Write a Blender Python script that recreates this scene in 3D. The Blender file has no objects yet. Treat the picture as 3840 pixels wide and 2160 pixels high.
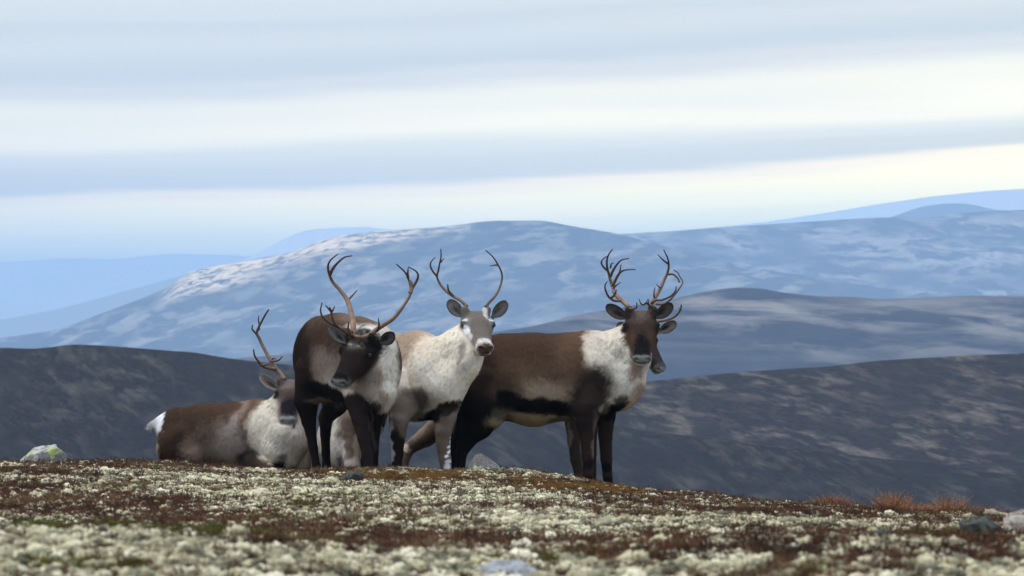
import bpy, math, random
import numpy as np
from mathutils import Vector, Matrix

SC = bpy.context.scene
COL = SC.collection
rng = np.random.default_rng(7)
random.seed(7)

# ------------------------------------------------------------------ camera
FPX = 15547.0            # focal length in pixels of a 3840 wide frame
HORY = 1450.0            # image row of eye level
PITCH = math.atan((HORY - 1080.0) / FPX)
cam_d = bpy.data.cameras.new('camera')
cam = bpy.data.objects.new('camera', cam_d)
COL.objects.link(cam)
cam_d.sensor_width = 36.0
cam_d.lens = 36.0 * FPX / 3840.0
cam_d.clip_start = 0.5
cam_d.clip_end = 60000.0
cam.location = (0, 0, 0)
cam.rotation_euler = (math.pi / 2 + PITCH, 0, 0)
cam_d.dof.use_dof = True
cam_d.dof.focus_distance = 29.6
cam_d.dof.aperture_fstop = 12.0
SC.camera = cam

# ------------------------------------------------------------------ light
def lin(c):
    return tuple(((v / 255.0) / 12.92) if v / 255.0 <= 0.04045 else (((v / 255.0) + 0.055) / 1.055) ** 2.4 for v in c)

WARP = 0.006
SKYFIT = [(1000, (3.20, 3.56, 1.34)), (930, (4.19, 4.04, 1.37)), (870, (5.35, 4.51, 1.41)), (805, (6.000, 4.784, 1.411)), (735, (6.000, 4.600, 1.270)), (690, (5.100, 3.680, 1.225)), (655, (2.480, 1.990, 0.789)), (615, (2.480, 1.990, 0.810)), (560, (2.786, 2.301, 1.102)), (500, (3.633, 2.911, 1.381)), (400, (2.948, 2.422, 1.204)), (300, (1.882, 1.560, 0.926)), (225, (1.429, 1.274, 0.800)), (130, (1.589, 1.399, 0.900)), (55, (1.402, 1.253, 0.842)), (20, (1.513, 1.352, 0.931)), ]
SUN_EL, SUN_AZ = math.radians(60), math.radians(-105)   # azimuth from +Y towards +X
world = bpy.data.worlds.new('World')
SC.world = world
world.use_nodes = True
wn, wl = world.node_tree.nodes, world.node_tree.links
wn.clear()
def N(nodes, t, **kw):
    n = nodes.new(t)
    for k, v in kw.items():
        if k.startswith('i_'):
            n.inputs[k[2:]].default_value = v
        elif k.startswith('n_'):
            n.inputs[int(k[2:])].default_value = v
        else:
            setattr(n, k, v)
    return n
def mth(nodes, links, op, a, b=None, c=None, clamp=False):
    n = nodes.new('ShaderNodeMath'); n.operation = op; n.use_clamp = clamp
    for i, v in enumerate((a, b, c)):
        if v is None: continue
        if isinstance(v, (int, float)): n.inputs[i].default_value = v
        else: links.new(v, n.inputs[i])
    return n.outputs[0]
def ramp(nodes, links, fac, stops, interp='LINEAR'):
    n = nodes.new('ShaderNodeValToRGB'); cr = n.color_ramp; cr.interpolation = interp
    while len(cr.elements) > 1: cr.elements.remove(cr.elements[-1])
    cr.elements[0].position = stops[0][0]; cr.elements[0].color = (*stops[0][1], 1)
    for p, c in stops[1:]:
        e = cr.elements.new(p); e.color = (*c, 1)
    if fac is not None: links.new(fac, n.inputs[0])
    return n.outputs[0]
def mixc(nodes, links, f, a, b, mode='MIX'):
    n = nodes.new('ShaderNodeMix'); n.data_type = 'RGBA'; n.blend_type = mode
    if isinstance(f, (int, float)): n.inputs[0].default_value = f
    else: links.new(f, n.inputs[0])
    for i, v in ((6, a), (7, b)):
        if isinstance(v, tuple): n.inputs[i].default_value = (*v[:3], 1)
        else: links.new(v, n.inputs[i])
    return n.outputs[2]

tc = N(wn, 'ShaderNodeTexCoord')
sep = N(wn, 'ShaderNodeSeparateXYZ'); wl.new(tc.outputs['Generated'], sep.inputs[0])
sx, sy, sz = sep.outputs
# streaky layered cloud: long soft bands that lean up to the right
mp = N(wn, 'ShaderNodeMapping'); mp.inputs['Scale'].default_value = (5.0, 2.0, 60.0)
mp.inputs['Rotation'].default_value = (0, math.radians(-2.5), 0)
wl.new(tc.outputs['Generated'], mp.inputs[0])
nz = N(wn, 'ShaderNodeTexNoise', i_Scale=1.0, i_Detail=4.0, i_Roughness=0.45, i_Distortion=0.6); wl.new(mp.outputs[0], nz.inputs['Vector'])
mp2 = N(wn, 'ShaderNodeMapping'); mp2.inputs['Scale'].default_value = (2.0, 2.0, 16.0)
wl.new(tc.outputs['Generated'], mp2.inputs[0])
nz2 = N(wn, 'ShaderNodeTexNoise', i_Scale=1.0, i_Detail=3.0, i_Roughness=0.5); wl.new(mp2.outputs[0], nz2.inputs['Vector'])
w1 = mth(wn, wl, 'MULTIPLY_ADD', nz.outputs[0], 2 * WARP, -WARP)
sxc = mth(wn, wl, 'MINIMUM', mth(wn, wl, 'MAXIMUM', sx, -0.2), 0.2)
w2 = mth(wn, wl, 'MULTIPLY_ADD', sxc, -0.045, w1)
xr = mth(wn, wl, 'MULTIPLY', mth(wn, wl, 'MULTIPLY', sxc, sxc), -0.12)
el = mth(wn, wl, 'ADD', mth(wn, wl, 'ADD', sz, w2), xr)
fac = mth(wn, wl, 'DIVIDE', el, 0.12, clamp=True)
SKYS = SKYFIT
bands = ramp(wn, wl, fac, [(max(0, (HORY - y_) / FPX) / 0.12, c) for y_, c in SKYS], 'EASE')
high = ramp(wn, wl, nz2.outputs[0], [(0.3, (.72, .84, 1.0)), (0.5, (.88, .98, 1.12)), (0.7, (1.08, 1.14, 1.22))])
lr = mth(wn, wl, 'MINIMUM', mth(wn, wl, 'MAXIMUM', sx, -0.13), 0.0)
lowm = mth(wn, wl, 'MULTIPLY', mth(wn, wl, 'SUBTRACT', 0.075, sz), 30.0, clamp=True)
lrf = mth(wn, wl, 'MULTIPLY_ADD', mth(wn, wl, 'MULTIPLY', lr, lowm), 1.7, 1.0)
vb = N(wn, 'ShaderNodeVectorMath', operation='SCALE'); wl.new(bands, vb.inputs[0]); wl.new(lrf, vb.inputs['Scale']); bands = vb.outputs[0]
hb = mth(wn, wl, 'MULTIPLY', mth(wn, wl, 'SUBTRACT', sz, 0.095), 22.0, clamp=True)
cloud = mixc(wn, wl, hb, bands, high)
zen = mth(wn, wl, 'MULTIPLY_ADD', mth(wn, wl, 'MAXIMUM', mth(wn, wl, 'SUBTRACT', sz, 0.12), 0.0), 0.9, 1.0)
sky = N(wn, 'ShaderNodeTexSky', sky_type='NISHITA'); sky.sun_disc = False
sky.sun_elevation = SUN_EL; sky.sun_rotation = SUN_AZ
vsky = N(wn, 'ShaderNodeVectorMath', operation='SCALE'); wl.new(sky.outputs[0], vsky.inputs[0]); vsky.inputs['Scale'].default_value = 0.08
vc = N(wn, 'ShaderNodeVectorMath', operation='SCALE'); wl.new(cloud, vc.inputs[0]); wl.new(zen, vc.inputs['Scale'])
skymix = mixc(wn, wl, 0.93, vsky.outputs[0], vc.outputs[0])
gain = skymix
bg = N(wn, 'ShaderNodeBackground'); wl.new(gain, bg.inputs[0]); bg.inputs[1].default_value = 1.0
wo = N(wn, 'ShaderNodeOutputWorld'); wl.new(bg.outputs[0], wo.inputs[0])

sun_d = bpy.data.lights.new('sun', 'SUN'); sun_d.energy = 2.1; sun_d.angle = math.radians(14); sun_d.color = (1, .95, .88)
sun = bpy.data.objects.new('sun', sun_d); COL.objects.link(sun)
sd = Vector((math.sin(SUN_AZ) * math.cos(SUN_EL), math.cos(SUN_AZ) * math.cos(SUN_EL), math.sin(SUN_EL)))
sun.rotation_euler = sd.to_track_quat('Z', 'Y').to_euler()

SC.view_settings.view_transform = 'Standard'; SC.view_settings.look = 'None'
SC.view_settings.exposure = 0.0; SC.view_settings.gamma = 1.0; SC.view_settings.use_curve_mapping = False
SC.render.engine = 'CYCLES'
SC.cycles.max_bounces = 6; SC.cycles.volume_bounces = 1
SC.cycles.use_denoising = True

# ------------------------------------------------------------------ helpers
_cp, _sp = math.cos(PITCH), math.sin(PITCH)
def P(px, py, Y):
    """world point seen at photo pixel (px,py) at depth Y"""
    a = (px - 1920.0) / FPX; b = (1080.0 - py) / FPX
    dy = _cp - b * _sp; dz = _sp + b * _cp
    return np.array([a * Y / dy, Y, dz * Y / dy])
def proj(p):
    """world -> photo pixel, arrays (n,3)"""
    f = p[:, 1] * _cp + p[:, 2] * _sp
    u = -p[:, 1] * _sp + p[:, 2] * _cp
    return 1920 + p[:, 0] / f * FPX, 1080 - u / f * FPX
def tag(o, label=None, cat=None, group=None, kind=None):
    if label: o['label'] = label
    if cat: o['category'] = cat
    if group: o['group'] = group
    if kind: o['kind'] = kind
    return o
def mkmesh(name, V, F, mats, parent=None, smooth=True, cols=None, attrs=None, mesh_name=None):
    """V (n,3), F list/array of faces"""
    me = bpy.data.meshes.new(mesh_name or name)
    V = np.asarray(V, dtype=np.float32)
    if isinstance(F, np.ndarray):
        k = F.shape[1]; nf = len(F)
        me.vertices.add(len(V)); me.vertices.foreach_set('co', V.ravel())
        me.loops.add(nf * k); me.loops.foreach_set('vertex_index', F.astype(np.int32).ravel())
        me.polygons.add(nf)
        me.polygons.foreach_set('loop_start', np.arange(nf, dtype=np.int32) * k)
        me.update(calc_edges=True)
    else:
        me.from_pydata([tuple(v) for v in V], [], [tuple(int(i) for i in f) for f in F])
    if smooth and len(me.polygons):
        me.polygons.foreach_set('use_smooth', np.ones(len(me.polygons), dtype=bool))
    for m in (mats if isinstance(mats, (list, tuple)) else [mats]):
        me.materials.append(m)
    if cols is not None:
        a = me.attributes.new('col', 'FLOAT_COLOR', 'POINT')
        c4 = np.ones((len(V), 4), dtype=np.float32); c4[:, :3] = cols
        a.data.foreach_set('color', c4.ravel())
    me.update()
    o = bpy.data.objects.new(name, me)
    COL.objects.link(o)
    if parent is not None: o.parent = parent
    return o
def hash3(i, j, k, s=0):
    h = (i * 374761393 + j * 668265263 + k * 1274126177 + s * 974711 + 12345).astype(np.int64) & 0x7fffffff
    h = ((h ^ (h >> 13)) * 1103515245) & 0x7fffffff
    h = ((h ^ (h >> 11)) * 69069) & 0x7fffffff
    return ((h ^ (h >> 15)) & 0xffff) / 65535.0
def vnoise(p, s=0):
    """value noise, p (n,3) -> 0..1"""
    p = np.asarray(p, dtype=np.float64)
    f0 = np.floor(p).astype(np.int64); t = p - f0; t = t * t * (3 - 2 * t)
    r = 0
    for a in (0, 1):
        for b in (0, 1):
            for c in (0, 1):
                w = (t[:, 0] if a else 1 - t[:, 0]) * (t[:, 1] if b else 1 - t[:, 1]) * (t[:, 2] if c else 1 - t[:, 2])
                r = r + w * hash3(f0[:, 0] + a, f0[:, 1] + b, f0[:, 2] + c, s)
    return r
def fbm(p, o=4, s=0, rough=.5):
    r = 0; a = 1; tot = 0
    p = np.asarray(p, dtype=np.float64)
    for k in range(o):
        r = r + a * vnoise(p * 2 ** k + 17.3 * k, s + k); tot += a; a *= rough
    return r / tot
def interp(x, pts):
    return np.interp(x, [p[0] for p in pts], [p[1] for p in pts])
def sinterp(x, pts, w=30):
    """softened piecewise-linear profile"""
    x = np.asarray(x, dtype=float)
    return sum(interp(x + d * w, pts) for d in (-1, -.5, 0, .5, 1)) / 5

def newmat(name):
    m = bpy.data.materials.new(name); m.use_nodes = True
    nt = m.node_tree; nt.nodes.clear()
    out = nt.nodes.new('ShaderNodeOutputMaterial')
    b = nt.nodes.new('ShaderNodeBsdfPrincipled')
    nt.links.new(b.outputs[0], out.inputs[0])
    b.inputs['Roughness'].default_value = .85
    b.inputs['Specular IOR Level'].default_value = .2
    return m, nt.nodes, nt.links, b
def noise(nodes, links, vec, scale, detail=4, rough=.55, dist=0, out=0):
    n = nodes.new('ShaderNodeTexNoise'); n.inputs['Scale'].default_value = scale
    n.inputs['Detail'].default_value = detail; n.inputs['Roughness'].default_value = rough; n.inputs['Distortion'].default_value = dist
    if vec is not None: links.new(vec, n.inputs['Vector'])
    return n.outputs[out]
def mapped(nodes, links, scale=(1, 1, 1), rot=(0, 0, 0), loc=(0, 0, 0)):
    t = nodes.new('ShaderNodeTexCoord'); m = nodes.new('ShaderNodeMapping')
    m.inputs['Scale'].default_value = scale; m.inputs['Rotation'].default_value = rot; m.inputs['Location'].default_value = loc
    links.new(t.outputs['Object'], m.inputs[0]); return m.outputs[0]
def bump(nodes, links, b, h, strength=.5, dist=.01):
    n = nodes.new('ShaderNodeBump'); n.inputs['Strength'].default_value = strength; n.inputs['Distance'].default_value = dist
    links.new(h, n.inputs['Height']); links.new(n.outputs[0], b.inputs['Normal'])

# ------------------------------------------------------------------ hills and mountains
def hill_mat(name, dark, mid, pale, thr, patch_scale, stretch, rot, extra=None, seed=0.0, soft=.07):
    m, n, l, b = newmat(name)
    v0 = mapped(n, l, rot=rot, loc=(seed * 37, seed * 21, seed * 13))
    mp_ = n.new('ShaderNodeMapping'); mp_.inputs['Scale'].default_value = stretch; l.new(v0, mp_.inputs[0]); v = mp_.outputs[0]
    a = noise(n, l, v, patch_scale, 8, .62, .35)
    f = ramp(n, l, a, [(thr - .03, (0, 0, 0)), (thr + soft, (1, 1, 1))])
    v2 = mapped(n, l, loc=(seed * 2, 5, 1))
    g = noise(n, l, v, patch_scale * .35, 3, .5)
    g2 = ramp(n, l, g, [(.36, (.15, .15, .15)), (.58, (1, 1, 1))])
    fm = mixc(n, l, 1.0, f, g2, 'MULTIPLY')
    c = noise(n, l, v, patch_scale * 4, 6, .7)
    dcol = mixc(n, l, ramp(n, l, c, [(.3, (0, 0, 0)), (.7, (1, 1, 1))]), dark, mid)
    c2 = noise(n, l, v2, patch_scale * 14, 3, .6)
    pcol = mixc(n, l, c2, tuple(x * .72 for x in pale), pale)
    colr = mixc(n, l, fm, dcol, pcol)
    t_ = noise(n, l, v2, patch_scale * .8, 4, .6)
    colr = mixc(n, l, ramp(n, l, t_, [(.45, (0, 0, 0)), (.7, (.6, .6, .6))]), colr, tuple(x * y for x, y in zip(mid, (.75, 1.1, .9))))
    if extra:
        colr = extra(n, l, colr, v2)
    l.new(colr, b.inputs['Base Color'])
    b.inputs['Roughness'].default_value = 1.0; b.inputs['Specular IOR Level'].default_value = 0.0
    return m
def hill(name, D, ridge, mat, depth, foot, x0=-2400, x1=6240, nx=640, ny=150, rough=1.0, seed=0, w=25, relief=1.0, back=.5):
    """ridge: (px,py) profile of the skyline at distance D; the near face comes 'depth' metres towards the camera and ends 'foot' metres below eye level"""
    px = np.linspace(x0, x1, nx)
    X = (px - 1920) / FPX * D
    zr = np.array([P(0, y, D)[2] for y in sinterp(px, ridge, w)])
    v = np.concatenate([np.linspace(-back, 0, 24)[:-1], np.linspace(0, 1, ny) ** 1.0])
    V = np.zeros((len(v), nx, 3))
    for i, t in enumerate(v):
        if t >= 0:
            s = t
            z = zr + (-foot - zr) * (0.22 * np.sin(s * math.pi / 2) ** 2 + .78 * s ** 1.12 * (1.0 - .08 * np.sin(s * math.pi)))
            Yy = D - depth * s
        else:
            z = zr - (depth * .35) * (-t) ** 1.5
            Yy = D - depth * t
        V[i, :, 0] = X; V[i, :, 1] = Yy; V[i, :, 2] = z
    q = V.reshape(-1, 3)
    n1 = fbm(q * np.array([1, 1, .4]) / (depth * .32), 5, seed, .5) - .5
    n2 = fbm(q * np.array([1, 1, .4]) / (depth * .06), 3, seed + 9, .55) - .5
    tt = np.repeat(v, nx)
    k = np.clip(np.abs(tt) * 5, 0, 1)
    q[:, 2] += depth * relief * (.10 * n1 * k + .012 * n2 * (0.10 + .9 * k)) * rough
    ny_ = len(v)
    idx = np.arange(ny_ * nx).reshape(ny_, nx)
    F = np.stack([idx[:-1, :-1], idx[1:, :-1], idx[1:, 1:], idx[:-1, 1:]], -1).reshape(-1, 4)
    o = mkmesh(name, q, F, mat)
    tag(o, kind='structure')
    return o

R_ = math.radians
HAZE = 0.00018
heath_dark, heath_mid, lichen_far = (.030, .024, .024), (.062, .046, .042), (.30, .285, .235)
def painted_sun_patch(n, l, col, v):   # warm sunlight on the high left shoulder, painted into the fell colour
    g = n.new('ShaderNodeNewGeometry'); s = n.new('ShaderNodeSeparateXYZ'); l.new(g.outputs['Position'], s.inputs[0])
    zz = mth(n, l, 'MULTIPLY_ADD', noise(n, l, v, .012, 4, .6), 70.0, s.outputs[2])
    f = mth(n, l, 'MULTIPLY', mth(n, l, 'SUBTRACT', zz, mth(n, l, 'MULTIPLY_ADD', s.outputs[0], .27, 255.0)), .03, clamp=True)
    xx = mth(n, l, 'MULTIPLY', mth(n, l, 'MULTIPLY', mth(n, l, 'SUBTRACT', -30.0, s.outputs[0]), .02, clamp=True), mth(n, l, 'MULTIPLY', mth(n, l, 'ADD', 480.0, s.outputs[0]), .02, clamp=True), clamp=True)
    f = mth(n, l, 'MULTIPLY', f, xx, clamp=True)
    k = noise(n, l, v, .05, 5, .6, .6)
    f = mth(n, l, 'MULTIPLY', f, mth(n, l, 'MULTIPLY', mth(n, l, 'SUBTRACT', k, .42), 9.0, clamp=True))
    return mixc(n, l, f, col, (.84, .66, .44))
ZTOP = 195.0

hills = [
 hill('mountain', 5600, [(-900, 1345), (0, 1268), (200, 1240), (330, 1195), (450, 1150), (560, 1110), (640, 1070), (705, 1020), (850, 990), (1000, 968), (1100, 943), (1180, 908), (1280, 882), (1450, 864), (1650, 852), (1780, 834), (1850, 827), (2040, 827), (2140, 848), (2300, 873), (2500, 925), (2800, 1000), (3300, 1080), (4740, 1180)],
      hill_mat('fell_centre', (.030, .034, .040), (.07, .064, .062), (.31, .28, .235), .515, .034, (.6, .10, 1.9), (0, R_(10), 0), painted_sun_patch, 3.0), 1500, 260, seed=3, rough=.8),
 hill('mountain', 6600, [(-900, 1700), (1300, 1200), (1900, 930), (2200, 884), (2350, 875), (2500, 868), (2700, 852), (2900, 838), (3100, 826), (3300, 815), (3450, 815), (3600, 800), (3700, 792), (3840, 787), (4740, 760)],
      hill_mat('fell_right', (.035, .036, .042), (.075, .064, .062), (.37, .34, .30), .475, .038, (.6, .10, 1.9), (0, R_(-5), 0), None, 11.0), 1700, 260, seed=21, rough=.8),
 hill('hill', 2200, [(-900, 1500), (1500, 1290), (1850, 1245), (2000, 1222), (2150, 1185), (2300, 1158), (2500, 1125), (2640, 1093), (2740, 1079), (2840, 1080), (2950, 1099), (3080, 1112), (3200, 1112), (3300, 1122), (3450, 1117), (3600, 1110), (3840, 1110), (4740, 1150)],
      hill_mat('blue_hill', (.010, .009, .014), (.034, .023, .026), (.24, .21, .175), .49, .045, (.32, .10, 2.4), (0, R_(-3), 0), None, 5.0, .10), 610, 160, seed=7, rough=.8),
 hill('hill', 560, [(-900, 1330), (-200, 1320), (0, 1303), (130, 1308), (280, 1291), (420, 1298), (600, 1312), (700, 1320), (850, 1345), (1000, 1362), (1100, 1372), (1300, 1400), (1600, 1440), (2000, 1520), (2400, 1620), (4740, 1900)],
      hill_mat('near_left_hill', (.007, .007, .009), (.028, .020, .018), (.075, .068, .055), .50, .72, (.42, .08, 1.15), (0, R_(-26), 0), None, 8.0, .16), 210, 74, seed=11, rough=.9),
 hill('hill', 680, [(-900, 1900), (1300, 1660), (1700, 1570), (2100, 1485), (2440, 1430), (2600, 1412), (2750, 1398), (2900, 1388), (3100, 1375), (3300, 1352), (3500, 1340), (3840, 1325), (4740, 1290)],
      hill_mat('near_right_hill', (.008, .008, .011), (.036, .024, .021), (.125, .104, .082), .50, .62, (.36, .08, 1.4), (0, R_(-13), 0), None, 2.0, .14), 236, 82, seed=15, rough=.9),
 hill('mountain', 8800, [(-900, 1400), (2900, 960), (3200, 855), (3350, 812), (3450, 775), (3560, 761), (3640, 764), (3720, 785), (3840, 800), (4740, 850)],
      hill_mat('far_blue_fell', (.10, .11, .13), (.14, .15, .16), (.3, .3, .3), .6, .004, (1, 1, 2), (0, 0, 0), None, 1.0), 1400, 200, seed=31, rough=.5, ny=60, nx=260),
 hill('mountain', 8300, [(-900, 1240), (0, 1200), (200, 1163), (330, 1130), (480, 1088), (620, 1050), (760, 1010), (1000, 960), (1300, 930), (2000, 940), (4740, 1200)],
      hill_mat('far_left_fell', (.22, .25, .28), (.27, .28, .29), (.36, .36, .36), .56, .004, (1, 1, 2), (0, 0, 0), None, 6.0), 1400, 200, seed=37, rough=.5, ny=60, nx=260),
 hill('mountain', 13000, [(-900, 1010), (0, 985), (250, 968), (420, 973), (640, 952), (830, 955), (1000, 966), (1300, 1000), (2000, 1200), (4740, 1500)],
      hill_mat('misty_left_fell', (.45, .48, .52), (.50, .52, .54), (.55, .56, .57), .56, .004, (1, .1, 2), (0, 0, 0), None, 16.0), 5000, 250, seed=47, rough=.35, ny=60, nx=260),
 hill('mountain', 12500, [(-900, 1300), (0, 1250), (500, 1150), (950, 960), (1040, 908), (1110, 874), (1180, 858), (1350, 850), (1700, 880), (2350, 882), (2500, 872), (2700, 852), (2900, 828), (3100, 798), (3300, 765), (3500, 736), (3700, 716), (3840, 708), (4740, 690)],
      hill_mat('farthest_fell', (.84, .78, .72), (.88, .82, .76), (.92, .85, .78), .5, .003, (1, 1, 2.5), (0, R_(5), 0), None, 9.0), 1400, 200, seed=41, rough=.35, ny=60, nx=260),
]
m, n, l, b = newmat('valley_heath')
vv = mapped(n, l)
l.new(mixc(n, l, noise(n, l, vv, .01, 5, .6), (.03, .028, .024), (.07, .055, .042)), b.inputs['Base Color'])
g = 16000.0
tag(mkmesh('valley_floor', [(-g, -g, -262), (g, -g, -262), (g, 30000, -262), (-g, 30000, -262)], np.array([[0, 1, 2, 3]]), m), kind='structure')

# air between here and the far fells
hz = bpy.data.materials.new('haze_air'); hz.use_nodes = True
hn, hl = hz.node_tree.nodes, hz.node_tree.links; hn.clear()
pv = hn.new('ShaderNodeVolumePrincipled'); pv.inputs['Color'].default_value = (.42, .64, .95, 1); pv.inputs['Density'].default_value = HAZE
pv.inputs['Anisotropy'].default_value = 0.0
ho = hn.new('ShaderNodeOutputMaterial'); hl.new(pv.outputs[0], ho.inputs['Volume'])
hx, hy0, hy1, hz0, hz1 = 17000, -17000, 31000, -264, 580
vs = [(x, y, z) for z in (hz0, hz1) for y in (hy0, hy1) for x in (-hx, hx)]
fs = np.array([[0, 2, 3, 1], [4, 5, 7, 6], [0, 1, 5, 4], [2, 6, 7, 3], [0, 4, 6, 2], [1, 3, 7, 5]])
tag(mkmesh('haze', vs, fs, hz, smooth=False), kind='stuff')

# ------------------------------------------------------------------ the ridge: lichen heath falling away behind a low crest
YC = 28.8
CREST = [(-900, 1735), (0, 1742), (250, 1742), (420, 1738), (600, 1742), (760, 1752), (900, 1764), (1100, 1778), (1250, 1770), (1400, 1766), (1520, 1764), (1620, 1774), (1700, 1778),
         (1760, 1768), (1960, 1772), (2050, 1786), (2150, 1800), (2250, 1820), (2330, 1832), (2440, 1852), (2550, 1856), (2660, 1862), (2780, 1886), (2900, 1892), (3050, 1900), (3200, 1912), (3400, 1922), (3600, 1932), (3750, 1940), (3900, 1945), (4740, 1975)]
HUMP = [(-900, 2020), (0, 2016), (400, 2012), (750, 2030), (1000, 2055), (1400, 2078), (1700, 2095), (2100, 2105), (2500, 2092), (2900, 2072), (3300, 2052), (3840, 2068), (4740, 2080)]
def gz(X, Y):
    """ground height"""
    X = np.asarray(X, float); Y = np.asarray(Y, float)
    pc = 1920 + X / YC * FPX
    zc = -(sinterp(pc, CREST, 28) - HORY) / FPX * YC
    ph = 1920 + X / 9.3 * FPX
    zh = -(sinterp(ph, HUMP, 60) - HORY) / FPX * 9.3
    zm = -(interp(1920 + X / 14.0 * FPX, [(0, 1958), (2200, 1965), (3200, 1990), (3840, 2000)]) - HORY) / FPX * 14.0
    t = np.clip((Y - 14.0) / (YC - 14.0), 0, 1)
    z = zm * (1 - t) + zc * t
    # low swells so that the slope is not one plane
    q = np.stack([X * .55, Y * .35, 0 * X], -1).reshape(-1, 3)
    nn = (fbm(q, 3, 77) - .5).reshape(X.shape)
    z = z + (nn - .1) * .09 * np.sin(np.clip((Y - 11) / (YC - 11), 0, 1) * math.pi) ** 1
    # near hummock
    th = np.clip((Y - 9.3) / (14.0 - 9.3), 0, 1); s = th * th * (3 - 2 * th)
    z = np.where(Y < 14.0, zh * (1 - s) + (z if True else zm) * s - .02 * np.sin(th * math.pi), z)
    d = np.clip(9.3 - Y, 0, 100)
    z = np.where(Y < 9.3, zh - .006 * d - .012 * d * d, z)
    z = np.where(Y < 3.0, np.minimum(z, -1.1), z)
    b = np.clip(Y - YC, 0, 5000)
    z = np.where(Y > YC, z - .010 * b - .011 * np.minimum(b, 8) ** 2 - .30 * np.clip(b - 8, 0, 700), z)
    q2 = np.stack([X * 6, Y * 6, 0 * X], -1).reshape(-1, 3)
    z = z + (fbm(q2, 3, 5) - .5).reshape(X.shape) * .028 * np.where(Y > 60, 0, 1)
    return z
def ground_at(px, py):
    """first ground point seen at a photo pixel"""
    Ys = np.linspace(7, YC + .5, 1200)
    pts = np.array([P(px, py, y) for y in Ys])
    g_ = gz(pts[:, 0], pts[:, 1])
    k = np.argmax(pts[:, 2] <= g_) if (pts[:, 2] <= g_).any() else len(Ys) - 1
    return np.array([pts[k, 0], pts[k, 1], float(gz(pts[k, 0], pts[k, 1]))])

ys = np.concatenate([[-60, -20, -5, 2.9], np.linspace(3.1, 7, 14), np.linspace(7.15, 34, 340), np.linspace(34.6, 60, 40), np.array([65, 75, 90, 120, 180, 300, 600, 1200])])
xs_n = np.linspace(-1, 1, 361)
grid = []
for y in ys:
    w = 1.6 * max(abs(y), 12) * .1235 + 1.0
    if y > 60: w = 10 + (y - 60) * 3
    if y < 3: w = 40
    grid.append(np.stack([xs_n * w, np.full(361, y)], -1))
grid = np.array(grid); gg = grid.reshape(-1, 2)
Z = gz(gg[:, 0], gg[:, 1])
idx = np.arange(len(gg)).reshape(len(ys), 361)
F = np.stack([idx[:-1, :-1], idx[:-1, 1:], idx[1:, 1:], idx[1:, :-1]], -1).reshape(-1, 4)
m, n, l, b = newmat('peaty_ground')
v = mapped(n, l)
c1 = noise(n, l, v, 5, 5, .65); c2 = noise(n, l, v, 60, 4, .7)
cc = mixc(n, l, ramp(n, l, c1, [(.42, (0, 0, 0)), (.58, (1, 1, 1))]), (.055, .030, .020), (.16, .14, .095))
cc = mixc(n, l, 1.0, cc, ramp(n, l, c2, [(.3, (.45, .42, .4)), (.7, (1.5, 1.45, 1.35))]), 'MULTIPLY')
l.new(cc, b.inputs['Base Color']); bump(n, l, b, c2, .8, .02)
tag(mkmesh('ground', np.column_stack([gg, Z]), F, m), kind='structure')

def icos(sub):
    import bmesh
    bm = bmesh.new(); bmesh.ops.create_icosphere(bm, subdivisions=sub, radius=1.0)
    V = np.array([v.co[:] for v in bm.verts]); F = [tuple(v.index for v in f.verts) for f in bm.faces]
    bm.free(); return V, F

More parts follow.
